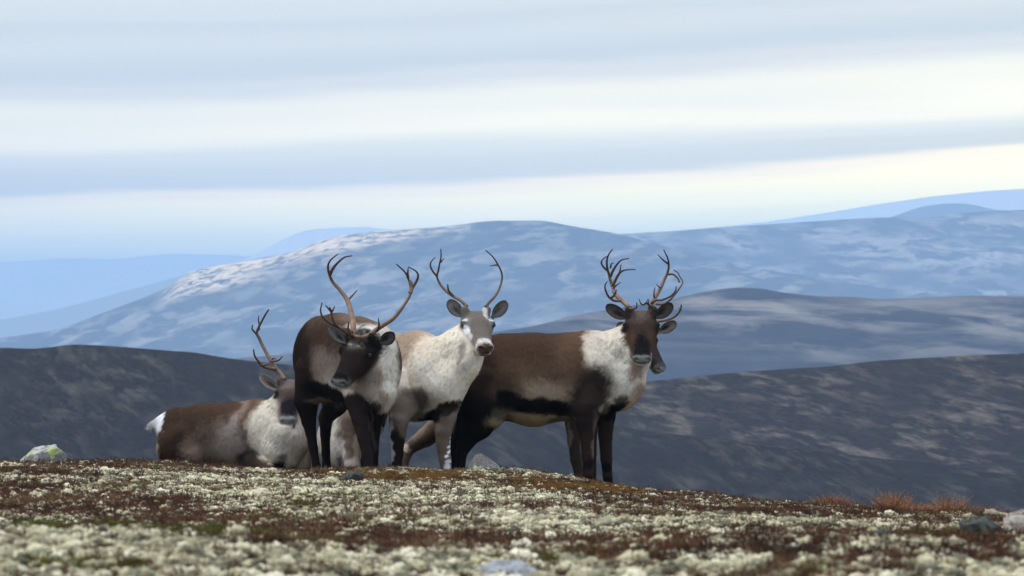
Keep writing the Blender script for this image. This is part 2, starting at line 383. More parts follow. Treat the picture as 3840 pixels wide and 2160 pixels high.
# --- scattered ground cover: one object holds a few prototypes and the points they stand on
def cover_mat(name, stops, rough=.95, seedscale=30.0):
    m, n, l, b = newmat(name)
    a = n.new('ShaderNodeAttribute'); a.attribute_type = 'INSTANCER'; a.attribute_name = 'tint'
    c = ramp(n, l, a.outputs['Fac'], stops)
    v = mapped(n, l)
    k = noise(n, l, v, seedscale, 3, .7)
    c = mixc(n, l, 1.0, c, ramp(n, l, k, [(.3, (.62, .60, .56)), (.7, (1.25, 1.25, 1.22))]), 'MULTIPLY')
    l.new(c, b.inputs['Base Color']); b.inputs['Roughness'].default_value = rough; b.inputs['Specular IOR Level'].default_value = .1
    return m
def scatter(name, protos, pts, mat, label, cat):
    """protos: list of (V,F); pts: dict pos, rot, scl, tint, pid"""
    V, F, pid, isp = [], [], [], []
    off = 0
    for i, (pv, pf) in enumerate(protos):
        V.append(pv); F += [tuple(q + off for q in f) for f in pf]; off += len(pv)
        pid += [i] * len(pv); isp += [1] * len(pv)
    npt = len(pts['pos'])
    V.append(pts['pos']); V = np.vstack(V)
    me = bpy.data.meshes.new(name)
    me.from_pydata(V.tolist(), [], F)
    me.materials.append(mat)
    me.polygons.foreach_set('use_smooth', np.ones(len(me.polygons), dtype=bool))
    def at(nm, typ, arr, key='value'):
        a = me.attributes.new(nm, typ, 'POINT'); a.data.foreach_set(key, np.asarray(arr).ravel())
    n0 = off
    at('isproto', 'FLOAT', np.array(isp + [0] * npt, dtype=np.float32))
    at('pid', 'INT', np.concatenate([pid, pts['pid']]).astype(np.int32))
    at('rot', 'FLOAT_VECTOR', np.vstack([np.zeros((n0, 3)), pts['rot']]).astype(np.float32), 'vector')
    at('scl', 'FLOAT_VECTOR', np.vstack([np.ones((n0, 3)), pts['scl']]).astype(np.float32), 'vector')
    at('tint', 'FLOAT', np.concatenate([np.zeros(n0), pts['tint']]).astype(np.float32))
    o = bpy.data.objects.new(name, me); COL.objects.link(o)
    ng = bpy.data.node_groups.new(name + '_scatter', 'GeometryNodeTree')
    ng.interface.new_socket('Geometry', in_out='INPUT', socket_type='NodeSocketGeometry')
    ng.interface.new_socket('Geometry', in_out='OUTPUT', socket_type='NodeSocketGeometry')
    nn, ll = ng.nodes, ng.links
    gi, go = nn.new('NodeGroupInput'), nn.new('NodeGroupOutput')
    def attr(nm, typ):
        a = nn.new('GeometryNodeInputNamedAttribute'); a.data_type = typ; a.inputs[0].default_value = nm
        return [s for s in a.outputs if s.enabled and s.name == 'Attribute'][0]
    sepg = nn.new('GeometryNodeSeparateGeometry'); sepg.domain = 'POINT'
    cmp_ = nn.new('ShaderNodeMath'); cmp_.operation = 'GREATER_THAN'; cmp_.inputs[1].default_value = .5
    ll.new(attr('isproto', 'FLOAT'), cmp_.inputs[0]); ll.new(gi.outputs[0], sepg.inputs[0]); ll.new(cmp_.outputs[0], sepg.inputs['Selection'])
    join = nn.new('GeometryNodeGeometryToInstance')
    for i in reversed(range(len(protos))):
        s2 = nn.new('GeometryNodeSeparateGeometry'); s2.domain = 'POINT'
        e = nn.new('ShaderNodeMath'); e.operation = 'COMPARE'; e.inputs[1].default_value = i; e.inputs[2].default_value = .1
        ll.new(attr('pid', 'INT'), e.inputs[0]); ll.new(sepg.outputs['Selection'], s2.inputs[0]); ll.new(e.outputs[0], s2.inputs['Selection'])
        ll.new(s2.outputs['Selection'], join.inputs[0])
    iop = nn.new('GeometryNodeInstanceOnPoints')
    ll.new(sepg.outputs['Inverted'], iop.inputs['Points']); ll.new(join.outputs[0], iop.inputs['Instance'])
    iop.inputs['Pick Instance'].default_value = True
    ll.new(attr('pid', 'INT'), iop.inputs['Instance Index'])
    e2r = nn.new('FunctionNodeEulerToRotation'); ll.new(attr('rot', 'FLOAT_VECTOR'), e2r.inputs[0]); ll.new(e2r.outputs[0], iop.inputs['Rotation'])
    ll.new(attr('scl', 'FLOAT_VECTOR'), iop.inputs['Scale'])
    ll.new(iop.outputs[0], go.inputs[0])
    md = o.modifiers.new('scatter', 'NODES'); md.node_group = ng
    tag(o, label, cat, kind='stuff')
    return o

def lichen_proto(seed):
    """cushion of branching reindeer lichen: a handful of knobbly heads"""
    r = np.random.default_rng(seed)
    V0, F0 = icos(3); V1, F1 = icos(2)
    VV, FF, off = [], [], 0
    nb = 9
    for i in range(nb):
        big = i < 3
        V, F = (V0, F0) if big else (V1, F1)
        rad = r.uniform(.30, .48) if big else r.uniform(.13, .26)
        a = r.uniform(0, 6.28); d = r.uniform(0, .45) if big else r.uniform(.25, .75)
        c = np.array([d * math.cos(a), d * math.sin(a), .18 * (1 - d) + r.uniform(-.02, .15)])
        n1 = fbm(V * 2.6 + i * 9 + seed, 3, seed, .65) - .5
        n2 = vnoise(V * 7.5 + i * 3, seed + 4) - .5
        q = V * (1 + n1 * 1.2 + n2 * .75)[:, None] * rad * np.array([1, 1, .85]) + c
        VV.append(q); FF += [tuple(k + off for k in f) for f in F]; off += len(q)
    return np.vstack(VV), FF
def sprig_proto(seed, nst=16, h=1.0, leaf=.10, spread=.55, nl=9):
    r = np.random.default_rng(seed)
    V, F = [], []
    for i in range(nst):
        a = r.uniform(0, 6.28); sp = r.uniform(.1, spread)
        b0 = np.array([math.cos(a), math.sin(a), 0]) * r.uniform(0, .35)
        tip = b0 + np.array([math.cos(a) * sp, math.sin(a) * sp, h * r.uniform(.55, 1.0)])
        mid = (b0 + tip) / 2 + r.normal(0, .06, 3) + np.array([0, 0, .08])
        sd = np.array([-math.sin(a), math.cos(a), 0]) * .018
        k = len(V); V += [b0 - sd, b0 + sd, mid - sd, mid + sd, tip]; F += [(k, k + 1, k + 3, k + 2), (k + 2, k + 3, k + 4)]
        for j in range(nl):
            t = r.uniform(.25, 1.0)
            c = (1 - t) ** 2 * b0 + 2 * t * (1 - t) * mid + t * t * tip
            d = r.normal(0, 1, 3); d[2] = abs(d[2]) * .8 + .3; d /= np.linalg.norm(d)
            e = np.cross(d, r.normal(0, 1, 3)); e /= np.linalg.norm(e)
            L = leaf * r.uniform(.6, 1.3)
            k = len(V); V += [c, c + d * L * .5 + e * L * .28, c + d * L, c + d * L * .5 - e * L * .28]; F.append((k, k + 1, k + 2, k + 3))
    return np.array(V), F

NPT = 240000
yy = np.sqrt(rng.uniform(7.2 ** 2, 31.5 ** 2, NPT)); hw = .1235 * yy * 1.22 + .3
xx = rng.uniform(-1, 1, NPT) * hw
zz = gz(xx, yy)
pp = np.column_stack([xx, yy, zz])
px, py = proj(pp)
pn = fbm(pp * np.array([1.7, .9, 0]) + 3, 4, 61, .55); pn2 = fbm(pp * np.array([9, 6, 0]), 3, 62, .6); pn3 = fbm(pp * np.array([2.2, 1.2, 0]) + 40, 3, 63)
def blob(cx, cy, rx, ry, soft=.6):
    r = np.sqrt(((px - cx + (pn2 - .5) * 200) / rx) ** 2 + ((py - cy + (pn2 - .5) * 24) / ry) ** 2)
    return np.clip((1 + soft / 2 - r) / soft, 0, 1)
heath = np.clip((pn - .47) * 12, 0, 1) * .40 + .15 + .25 * np.clip((pn2 - .5) * 6, 0, 1)
for q in [(330, 1900, 520, 48), (760, 1955, 330, 34), (100, 1840, 160, 30), (1500, 2045, 720, 34), (1100, 2030, 420, 26), (2650, 2085, 760, 34), (3500, 2095, 420, 30), (3700, 2040, 160, 30), (600, 1752, 560, 12), (120, 1775, 180, 16), (3150, 1925, 700, 14)]:
    heath = np.maximum(heath, blob(*q) * .78)
for q in [(2050, 1985, 260, 50), (900, 1830, 420, 50), (1750, 1860, 500, 40), (1200, 1860, 400, 45)]:
    heath = heath * (1 - .45 * blob(*q))
moss = np.clip((pn3 - .66) * 9, 0, 1) * .5
orange = np.zeros(NPT)
for q in [(1560, 1792, 260, 16), (1250, 1782, 160, 9), (2130, 1835, 240, 15), (2330, 1850, 160, 12), (1980, 1808, 120, 10)]:
    o_ = blob(*q) * .95; moss = np.maximum(moss, o_); orange = np.maximum(orange, o_)
for q in [(260, 1985, 330, 17), (800, 2008, 230, 17), (1130, 1902, 90, 12), (3620, 2010, 180, 18)]:
    moss = np.maximum(moss, blob(*q) * .9)
u = rng.random(NPT)
k_moss = u < moss
k_heath = (~k_moss) & (rng.random(NPT) < heath)
k_lich = ~(k_moss | k_heath)
# thin the far part a little less than the near one
def mk(sel, smin, smax, zs, tint, npid, sink, tall=.01):
    m_ = int(sel.sum()); s = rng.uniform(smin, smax, m_)
    s = s * np.where(rng.random(m_) < tall, rng.uniform(1.2, 1.9, m_), 1.0)
    rot = np.column_stack([rng.normal(0, .22, m_), rng.normal(0, .22, m_), rng.uniform(0, 6.28, m_)])
    pos = pp[sel].copy(); pos[:, 2] -= sink * s
    return dict(pos=pos, rot=rot, scl=np.column_stack([s, s, s * rng.uniform(zs[0], zs[1], m_)]), tint=tint[sel], pid=rng.integers(0, npid, m_))
tl = np.clip(.58 + (pn2 - .5) * 1.6 + rng.normal(0, .22, NPT), 0, 1)
sel = k_lich & (rng.random(NPT) < .80)
m_l = cover_mat('reindeer_lichen', [(0, (.085, .085, .065)), (.25, (.21, .20, .14)), (.5, (.40, .365, .24)), (.78, (.58, .54, .37)), (1, (.74, .70, .54))], seedscale=45)
scatter('reindeer_lichen', [lichen_proto(s) for s in (1, 2, 3, 4)], mk(sel, .016, .034, (.7, 1.25), tl, 4, .0), m_l, 'cream and grey-green reindeer lichen cushions carpeting the ridge', 'lichen')
tl = np.clip(.45 + (pn3 - .5) * 1.2 + rng.normal(0, .25, NPT), 0, 1)
sel = k_heath & (rng.random(NPT) < .95)
m_h = cover_mat('heath_sprigs', [(0, (.035, .022, .016)), (.35, (.080, .040, .026)), (.65, (.125, .055, .033)), (.88, (.19, .095, .050)), (1, (.24, .17, .10))], seedscale=25)
scatter('heather', [sprig_proto(s) for s in (11, 12, 13)], mk(sel, .024, .044, (.60, 1.0), tl, 3, .1, .06), m_h, 'reddish brown heather and bilberry sprigs growing among the lichen', 'heather')
tl = np.clip(np.where(orange > .3, .78, .28) + rng.normal(0, .16, NPT), 0, 1)
m_m = cover_mat('mossy_cushions', [(0, (.045, .050, .015)), (.35, (.13, .135, .03)), (.6, (.14, .085, .022)), (.85, (.20, .085, .025)), (1, (.26, .15, .05))], seedscale=25)
scatter('moss', [sprig_proto(s, 30, .55, .12, .5, 5) for s in (21, 22)], mk(k_moss, .028, .046, (.7, 1.0), tl, 2, .05), m_m, 'olive and rust coloured moss cushions between lichen patches', 'moss')

# --- rocks
def rock_mat(name, base, crust, yellow, dark, amt=.5, yel=.5, sc=1.0):
    m, n, l, b = newmat(name)
    v = mapped(n, l)
    a = noise(n, l, v, 9 * sc, 6, .65, .3); c = noise(n, l, v, 34 * sc, 5, .7)
    col = mixc(n, l, ramp(n, l, c, [(.35, (0, 0, 0)), (.65, (1, 1, 1))]), tuple(x * .6 for x in base), base)
    col = mixc(n, l, ramp(n, l, a, [(amt - .03, (1, 1, 1)), (amt + .03, (0, 0, 0))]), col, crust)
    v2 = mapped(n, l, loc=(4, 2, 7))
    y = noise(n, l, v2, 6 * sc, 4, .55, .2)
    col = mixc(n, l, ramp(n, l, y, [(yel, (0, 0, 0)), (yel + .04, (1, 1, 1))]), col, yellow)
    k = noise(n, l, v2, 22 * sc, 3, .6)
    col = mixc(n, l, ramp(n, l, k, [(.62, (0, 0, 0)), (.67, (1, 1, 1))]), col, dark)
    l.new(col, b.inputs['Base Color']); bump(n, l, b, c, .7, .015)
    return m
def rock(name, x0, x1, ytop, xtop, ybot, Y, mat, label, cat='rock', seed=1, depth=.8, planes=22, rough=.17):
    """rock spanning photo columns x0..x1, its highest point at (xtop,ytop), standing in the ground at ybot"""
    r = np.random.default_rng(seed)
    if Y is None: Y = float(ground_at((x0 + x1) / 2, ybot)[1])
    V, F = icos(5)
    nrm = r.normal(0, 1, (planes, 3)); nrm[:, 2] = np.abs(nrm[:, 2]) * .9; nrm /= np.linalg.norm(nrm, axis=1)[:, None]
    hgt = r.uniform(.72, 1.0, planes)
    dd = V @ nrm.T
    rr = np.min(np.where(dd > .05, hgt / np.maximum(dd, .05), 9), axis=1); rr = np.minimum(rr, 1.25)
    rr = rr * (1 + rough * (fbm(V * 2.5 + seed, 4, seed, .6) - .5) * 2 + .04 * (vnoise(V * 14, seed) - .5))
    q = V * rr[:, None]
    q[:, 2] = np.maximum(q[:, 2], -.55)
    w = (x1 - x0) / FPX * Y; h = (ybot - ytop) / FPX * Y
    mx, mn = q.max(0), q.min(0)
    c = P((x0 + x1) / 2, ybot, Y)
    q[:, 0] = (q[:, 0] - (mx[0] + mn[0]) / 2) / (mx[0] - mn[0]) * w
    q[:, 1] = q[:, 1] / (mx[1] - mn[1]) * w * depth
    zt = q[:, 2] / mx[2]
    off = (xtop - (x0 + x1) / 2) / FPX * Y
    top = q[np.argmax(zt), 0]
    q[:, 0] += np.clip(zt, 0, 1) ** 1.2 * (off - top) * .9
    q[:, 2] = np.where(zt > 0, zt * h, zt * h * .8)
    ang = 0
    o = mkmesh(name, q, F, mat)
    o.location = c
    tag(o, label, cat)
    o.data.polygons.foreach_set('use_smooth', np.ones(len(o.data.polygons), dtype=bool))
    return o
rmA = rock_mat('crusted_rock', (.24, .23, .225), (.40, .40, .355), (.36, .41, .17), (.05, .045, .04), .47, .56, 1.3)
rmB = rock_mat('grey_rock', (.16, .145, .135), (.19, .21, .185), (.38, .39, .25), (.03, .027, .025), .44, .57, 1.6)
rmC = rock_mat('dark_stone', (.035, .033, .031), (.065, .075, .065), (.20, .25, .19), (.02, .02, .02), .50, .60, 2)
rmD = rock_mat('pale_boulder', (.22, .225, .235), (.30, .31, .325), (.26, .27, .26), (.10, .10, .11), .5, .66, 1.5)
rock('rock', 40, 262, 1666, 205, 1752, 28.5, rmA, 'pale crusted rock with yellow-green lichen alone on the crest at the far left', seed=3)
rock('rock', 1728, 1915, 1700, 1800, 1796, 28.2, rmB, 'domed mottled grey rock on the crest beside the brown reindeer\'s hind hooves', seed=14, depth=.8, rough=.08)
rock('rock', 1880, 2050, 1752, 1925, 1800, 28.25, rmB, 'low flat rock tailing off to the right of the domed rock', seed=31, depth=.7)
rock('rock', 1258, 1388, 1762, 1315, 1812, None, rmC, 'small dark stone with a pale green spot below the dark-faced reindeer', 'stone', seed=12, depth=.8)
rock('rock', 1740, 2150, 2098, 1935, 2230, 8.6, rmD, 'smooth light grey boulder top cut off by the bottom edge', 'boulder', seed=5, depth=.8, rough=.05)
rock('rock', 3680, 4120, 2112, 3900, 2220, 8.5, rmD, 'blurred pale boulder in the lower right corner', 'boulder', seed=9, depth=.7, rough=.05)
rmE = rock_mat('pinkish_rock', (.24, .19, .165), (.36, .32, .28), (.38, .36, .30), (.05, .045, .045), .47, .66, 1.3)
rock('rock', 3725, 3990, 1908, 3830, 2010, None, rmE, 'rough pinkish grey rock at the right edge of the ridge', seed=15, depth=.8)
rock('rock', 3595, 3790, 1935, 3700, 2012, None, rmC, 'low dark stone in front of the pinkish rock at the right', 'stone', seed=18, depth=.7)
rock('rock', 3215, 3400, 1985, 3290, 2034, None, rmC, 'flat dark slab lying in the lichen below the rust-coloured grass', 'stone', seed=22, depth=.8)
rock('rock', 2630, 2672, 1852, 2650, 1880, 28.3, rmE, 'tiny pinkish stone on the crest right of the herd', 'stone', seed=25)

# --- dry rust-coloured tufts on the right of the crest
m_t, n, l, b = newmat('rust_grass')
at = n.new('ShaderNodeAttribute'); at.attribute_name = 'col'
l.new(at.outputs['Color'], b.inputs['Base Color']); b.inputs['Roughness'].default_value = .8
def tuft(cx, ytop, ybot, wpx, Y, cnt, label, seed, col=(.34, .135, .045), name='dry_grass', cat='grass tuft'):
    r = np.random.default_rng(seed)
    ytop = ytop - (ybot - ytop) * .25; c = P(cx, ybot, Y); c[2] = float(gz(c[0], c[1])) - .01
    H_ = (ybot - ytop) / FPX * Y + (P(cx, ybot, Y)[2] - c[2]); Wd = wpx / FPX * Y / 2
    V, F, C = [], [], []
    for i in range(int(cnt * .75)):
        a = r.uniform(0, 6.28); d = Wd * math.sqrt(r.random()) * .75
        b0 = np.array([math.cos(a) * d, math.sin(a) * d * .7, 0])
        hh = H_ * r.uniform(.25, 1.0) ** 1.3 * (1 - .45 * (d / Wd) ** 2)
        lean = np.array([b0[0] * .9 + r.normal(0, .25) * hh, b0[1] * .6 + r.normal(0, .2) * hh, 0])
        m1 = b0 + lean * .35 + np.array([0, 0, hh * .55]); t1 = b0 + lean + np.array([0, 0, hh])
        w = .0016 * r.uniform(.6, 1.4); e = r.uniform(0, 3.14); s_ = np.array([math.cos(e), math.sin(e), 0]) * w
        k = len(V); V += [b0 - s_, b0 + s_, m1 + s_ * .8, m1 - s_ * .8, t1]
        F += [(k, k + 1, k + 2, k + 3), (k + 3, k + 2, k + 4)]
        cl = (np.array(col) * .8 + .02) * r.uniform(.35, 1.2); C += [cl * .6, cl * .6, cl, cl, cl * 1.15]
        for j in range(5):   # tiny leaves / side twigs
            t = r.uniform(.3, 1); q = b0 * (1 - t) + t1 * t if t > .7 else b0 + (m1 - b0) * (t / .55)
            q = (1 - t) ** 2 * b0 + 2 * t * (1 - t) * m1 + t * t * t1
            dv = r.normal(0, 1, 3); dv[2] = abs(dv[2]); dv = dv / np.linalg.norm(dv) * r.uniform(.006, .014); sv = np.cross(dv, r.normal(0, 1, 3)); sv = sv / np.linalg.norm(sv) * .0022
            k = len(V); V += [q - sv, q + sv, q + dv]; F.append((k, k + 1, k + 2)); cl2 = cl * r.uniform(.8, 1.4); C += [cl2] * 3
    o = mkmesh(name, np.array(V), F, m_t, cols=np.array(C), smooth=False)
    o.location = c
    tag(o, label, cat, 'dry rust-coloured tufts on the right of the crest')
    return o
tuft(3115, 1858, 1912, 120, 28.4, 620, 'low rust-coloured grass tuft, leftmost on the right part of the crest', 1)
tuft(3195, 1878, 1918, 60, 28.4, 140, 'short thin reddish tuft just right of the leftmost tuft on the crest', 2, (.28, .12, .05))
tuft(3345, 1855, 1975, 120, 27.8, 620, 'tallest orange-brown grass tuft on the crest', 3, (.44, .19, .055))
tuft(3440, 1900, 1990, 150, 27.0, 480, 'broad orange tuft spreading below and right of the tallest one', 4, (.42, .19, .07))
tuft(3555, 1862, 1945, 120, 28.0, 480, 'rusty tuft with fine upright stems between the broad tuft and the right edge', 5, (.42, .19, .065))
tuft(3660, 1890, 1945, 130, 28.0, 260, 'sparse reddish tuft left of the pinkish rock', 6, (.32, .14, .06))
tuft(3260, 1890, 1925, 200, 28.3, 260, 'low dark red scrubby tuft between the short tuft and the tallest tuft', 7, (.24, .09, .045))
tuft(3480, 1885, 1940, 260, 28.4, 520, 'thin wide fringe of rusty stems between the two tallest tufts', 9, (.34, .15, .06))
tuft(2985, 1885, 1905, 130, 28.5, 200, 'very low reddish fringe on the crest left of all the tufts', 10, (.22, .08, .04))
tuft(3740, 1905, 1950, 70, 27.0, 160, 'small orange tuft right in front of the pinkish rock', 8, (.40, .17, .06))

# ------------------------------------------------------------------ animals: one smooth skin grown from blended volumes
def unit(v):
    v = np.asarray(v, float); return v / np.linalg.norm(v)
class Seg:
    """tapered, optionally oval limb between two joints; ra = (r_up, r_side)"""
    def __init__(s, a, b, ra, rb, col, k=.03, fl=.03, up=(0, 0, 1)):
        s.a, s.b = np.asarray(a, float), np.asarray(b, float)
        s.ra = np.array(ra if isinstance(ra, (tuple, list)) else (ra, ra), float)
        s.rb = np.array(rb if isinstance(rb, (tuple, list)) else (rb, rb), float)
        s.col, s.k, s.fl = col, k, fl
        d = s.b - s.a; L = np.linalg.norm(d)
        s.ax = d / L if L > 1e-6 else np.array([1., 0, 0]); s.L = max(L, 1e-6)
        u = np.asarray(up, float); u = u - s.ax * u.dot(s.ax)
        if np.linalg.norm(u) < 1e-3: u = np.array([1., 0, 0]) - s.ax * s.ax[0]
        s.u = unit(u); s.v = np.cross(s.ax, s.u)
    def box(s):
        r = max(s.ra.max(), s.rb.max())
        return np.minimum(s.a, s.b) - r, np.maximum(s.a, s.b) + r
    def d(s, x, y, z):
        px, py, pz = x - s.a[0], y - s.a[1], z - s.a[2]
        h = px * s.ax[0] + py * s.ax[1] + pz * s.ax[2]
        t = np.clip(h / s.L, 0, 1)
        qa = h - t * s.L
        qu = px * s.u[0] + py * s.u[1] + pz * s.u[2]
        qv = px * s.v[0] + py * s.v[1] + pz * s.v[2]
        ru = s.ra[0] + (s.rb[0] - s.ra[0]) * t; rv = s.ra[1] + (s.rb[1] - s.ra[1]) * t
        m = np.minimum(ru, rv)
        return (np.sqrt((qu / ru) ** 2 + (qv / rv) ** 2 + (qa / m) ** 2) - 1) * m
class Ell:
    def __init__(s, c, axes, r, col, k=.02, fl=.01, neg=False):
        s.c = np.asarray(c, float); s.A = np.asarray(axes, float); s.r = np.asarray(r, float); s.col, s.k, s.fl, s.neg = col, k, fl, neg
    def box(s):
        m = s.r.max(); return s.c - m, s.c + m
    def d(s, x, y, z):
        px, py, pz = x - s.c[0], y - s.c[1], z - s.c[2]
        q = 0
        for i in range(3):
            q = q + ((px * s.A[i][0] + py * s.A[i][1] + pz * s.A[i][2]) / s.r[i]) ** 2
        return (np.sqrt(q) - 1) * s.r.min()

def build_skin(prims, h=.0075):
    lo = np.min([p.box()[0] for p in prims if not getattr(p, 'neg', 0)], 0) - .03
    hi = np.max([p.box()[1] for p in prims if not getattr(p, 'neg', 0)], 0) + .03
    n = np.ceil((hi - lo) / h).astype(int) + 1
    D = np.full(n, .5, dtype=np.float32)
    gx = [(lo[i] + h * np.arange(n[i])).astype(np.float32) for i in range(3)]
    for p in prims:
        b0, b1 = p.box(); mg = p.k + 2 * h
        i0 = np.maximum(0, np.floor((b0 - mg - lo) / h).astype(int)); i1 = np.minimum(n, np.ceil((b1 + mg - lo) / h).astype(int) + 1)
        if (i1 <= i0).any(): continue
        sl = tuple(slice(i0[i], i1[i]) for i in range(3))
        d = p.d(gx[0][sl[0]][:, None, None], gx[1][sl[1]][None, :, None], gx[2][sl[2]][None, None, :]).astype(np.float32)
        S = D[sl]; k = p.k
        if getattr(p, 'neg', False):
            d = -d; hh = np.clip(.5 + .5 * (d - S) / k, 0, 1)
            D[sl] = S + (d - S) * hh + k * hh * (1 - hh)
        else:
            hh = np.clip(.5 + .5 * (S - d) / k, 0, 1)
            D[sl] = S + (d - S) * hh - k * hh * (1 - hh)
    V, F = surface_nets(D, lo, h)
    return V, F
def surface_nets(D, lo, h):
    s = D < 0
    c = [s[a:s.shape[0] - 1 + a, b:s.shape[1] - 1 + b, d:s.shape[2] - 1 + d] for a in (0, 1) for b in (0, 1) for d in (0, 1)]
    allin = np.logical_and.reduce(c); anyin = np.logical_or.reduce(c)
    act = anyin & ~allin
    idx = np.argwhere(act)
    corner = [(a, b, d) for a in (0, 1) for b in (0, 1) for d in (0, 1)]
    val = [D[idx[:, 0] + a, idx[:, 1] + b, idx[:, 2] + d] for a, b, d in corner]
    pos = np.zeros((len(idx), 3)); cnt = np.zeros(len(idx))
    for i in range(8):
        for j in range(i + 1, 8):
            ci, cj = np.array(corner[i]), np.array(corner[j])
            if np.abs(ci - cj).sum() != 1: continue
            m = (val[i] < 0) != (val[j] < 0)
            t = np.where(m, val[i] / np.where(m, val[i] - val[j], 1), 0)
            pos += m[:, None] * (ci + (cj - ci) * t[:, None]); cnt += m
    V = (idx + pos / cnt[:, None]) * h + lo
    num = -np.ones(act.shape, dtype=np.int64); num[act] = np.arange(len(idx))
    F = []
    for ax in range(3):
        sl0 = [slice(None)] * 3; sl1 = [slice(None)] * 3
        sl0[ax] = slice(0, -1); sl1[ax] = slice(1, None)
        a, b = s[tuple(sl0)], s[tuple(sl1)]
        e = np.argwhere(a != b)
        o1, o2 = (ax + 1) % 3, (ax + 2) % 3
        ok = (e[:, o1] > 0) & (e[:, o2] > 0) & (e[:, o1] < s.shape[o1] - 1) & (e[:, o2] < s.shape[o2] - 1)
        e = e[ok]
        ins = a[e[:, 0], e[:, 1], e[:, 2]]
        def g(d1, d2):
            q = e.copy(); q[:, o1] += d1; q[:, o2] += d2
            return num[q[:, 0], q[:, 1], q[:, 2]]
        f = np.stack([g(-1, -1), g(0, -1), g(0, 0), g(-1, 0)], 1)
        f[~ins] = f[~ins][:, ::-1]
        F.append(f)
    F = np.concatenate(F); F = F[(F >= 0).all(1)]
    return V, F
def vnormals(V, F):
    n = np.cross(V[F[:, 2]] - V[F[:, 0]], V[F[:, 3]] - V[F[:, 1]])
    N_ = np.zeros_like(V)
    for i in range(4): np.add.at(N_, F[:, i], n)
    return N_ / (np.linalg.norm(N_, axis=1)[:, None] + 1e-12)
def smooth_mesh(V, F, it=1, lam=.5):
    n = len(V)
    for _ in range(it):
        S = np.zeros_like(V); c = np.zeros(n)
        for i in range(4):
            j = F[:, (i + 1) % 4]
            np.add.at(S, F[:, i], V[j]); np.add.at(c, F[:, i], 1)
            np.add.at(S, j, V[F[:, i]]); np.add.at(c, j, 1)
        V = V + lam * (S / np.maximum(c, 1)[:, None] - V)
    return V

# coat colours (albedo)
WHITE = (.72, .655, .55); CREAM = (.50, .44, .36); TAN = (.27, .205, .16); GREYB = (.30, .25, .21)
BROWN = (.115, .070, .046); DBROWN = (.055, .034, .025); BLACK = (.016, .012, .011); MUZ = (.30, .30, .285); SNOW = (.82, .82, .84)

fur_m, n, l, b = newmat('coat')
at = n.new('ShaderNodeAttribute'); at.attribute_name = 'col'
mm = mapped(n, l)
k1 = noise(n, l, mm, 38, 4, .7)
f1 = ramp(n, l, k1, [(.25, (.88, .88, .88)), (.75, (1.10, 1.09, 1.08))])
l.new(mixc(n, l, 1.0, at.outputs['Color'], f1, 'MULTIPLY'), b.inputs['Base Color'])
b.inputs['Roughness'].default_value = .9; b.inputs['Specular IOR Level'].default_value = .03
bump(n, l, b, noise(n, l, mm, 160, 3, .7), .25, .004)
eye_m, n, l, b = newmat('eyeball')
b.inputs['Base Color'].default_value = (.008, .006, .005, 1); b.inputs['Roughness'].default_value = .12; b.inputs['Specular IOR Level'].default_value = .6
ant_m, n, l, b = newmat('antler_bone')
at = n.new('ShaderNodeAttribute'); at.attribute_name = 'col'
mm = mapped(n, l)
k1 = noise(n, l, mm, 22, 4, .6)
l.new(mixc(n, l, 1.0, at.outputs['Color'], ramp(n, l, k1, [(.3, (.6, .56, .52)), (.7, (1.35, 1.35, 1.35))]), 'MULTIPLY'), b.inputs['Base Color'])
b.inputs['Roughness'].default_value = .5; b.inputs['Specular IOR Level'].default_value = .35
bump(n, l, b, noise(n, l, mapped(n, l, (1, 1, .3)), 120, 3, .6), .35, .003)

def catmull(pts, n):
    pts = np.asarray(pts, float)
    p = np.vstack([2 * pts[0] - pts[1], pts, 2 * pts[-1] - pts[-2]])
    out = []
    for i in range(1, len(p) - 2):
        for t in np.linspace(0, 1, n, endpoint=False):
            a, b_, c, d = p[i - 1], p[i], p[i + 1], p[i + 2]
            out.append(.5 * ((2 * b_) + (-a + c) * t + (2 * a - 5 * b_ + 4 * c - d) * t * t + (-a + 3 * b_ - 3 * c + d) * t ** 3))
    out.append(p[-2]); return np.array(out)
def tube(pts, radii, seg=10, n=5, flat=1.0):
    q = catmull(np.hstack([np.asarray(pts, float), np.asarray(radii, float)[:, None]]), n)
    C_, R__ = q[:, :3], np.maximum(q[:, 3], .0012)
    T = np.gradient(C_, axis=0); T /= np.linalg.norm(T, axis=1)[:, None]
    u = np.cross(T[0], [0, 1, .01]); u = u / np.linalg.norm(u)
    V, F = [], []
    for i in range(len(C_)):
        u = u - T[i] * u.dot(T[i]); u /= np.linalg.norm(u); v = np.cross(T[i], u)
        for j in range(seg):
            a = 2 * math.pi * j / seg
            V.append(C_[i] + R__[i] * (math.cos(a) * u + flat * math.sin(a) * v))
    m = len(C_)
    for i in range(m - 1):
        for j in range(seg):
            F.append((i * seg + j, i * seg + (j + 1) % seg, (i + 1) * seg + (j + 1) % seg, (i + 1) * seg + j))
    V.append(C_[0]); V.append(C_[-1] + T[-1] * R__[-1])
    for j in range(seg):
        F.append((m * seg, (j + 1) % seg, j, j)[:3]); F.append((m * seg + 1, (m - 1) * seg + j, (m - 1) * seg + (j + 1) % seg))
    return np.array(V), F
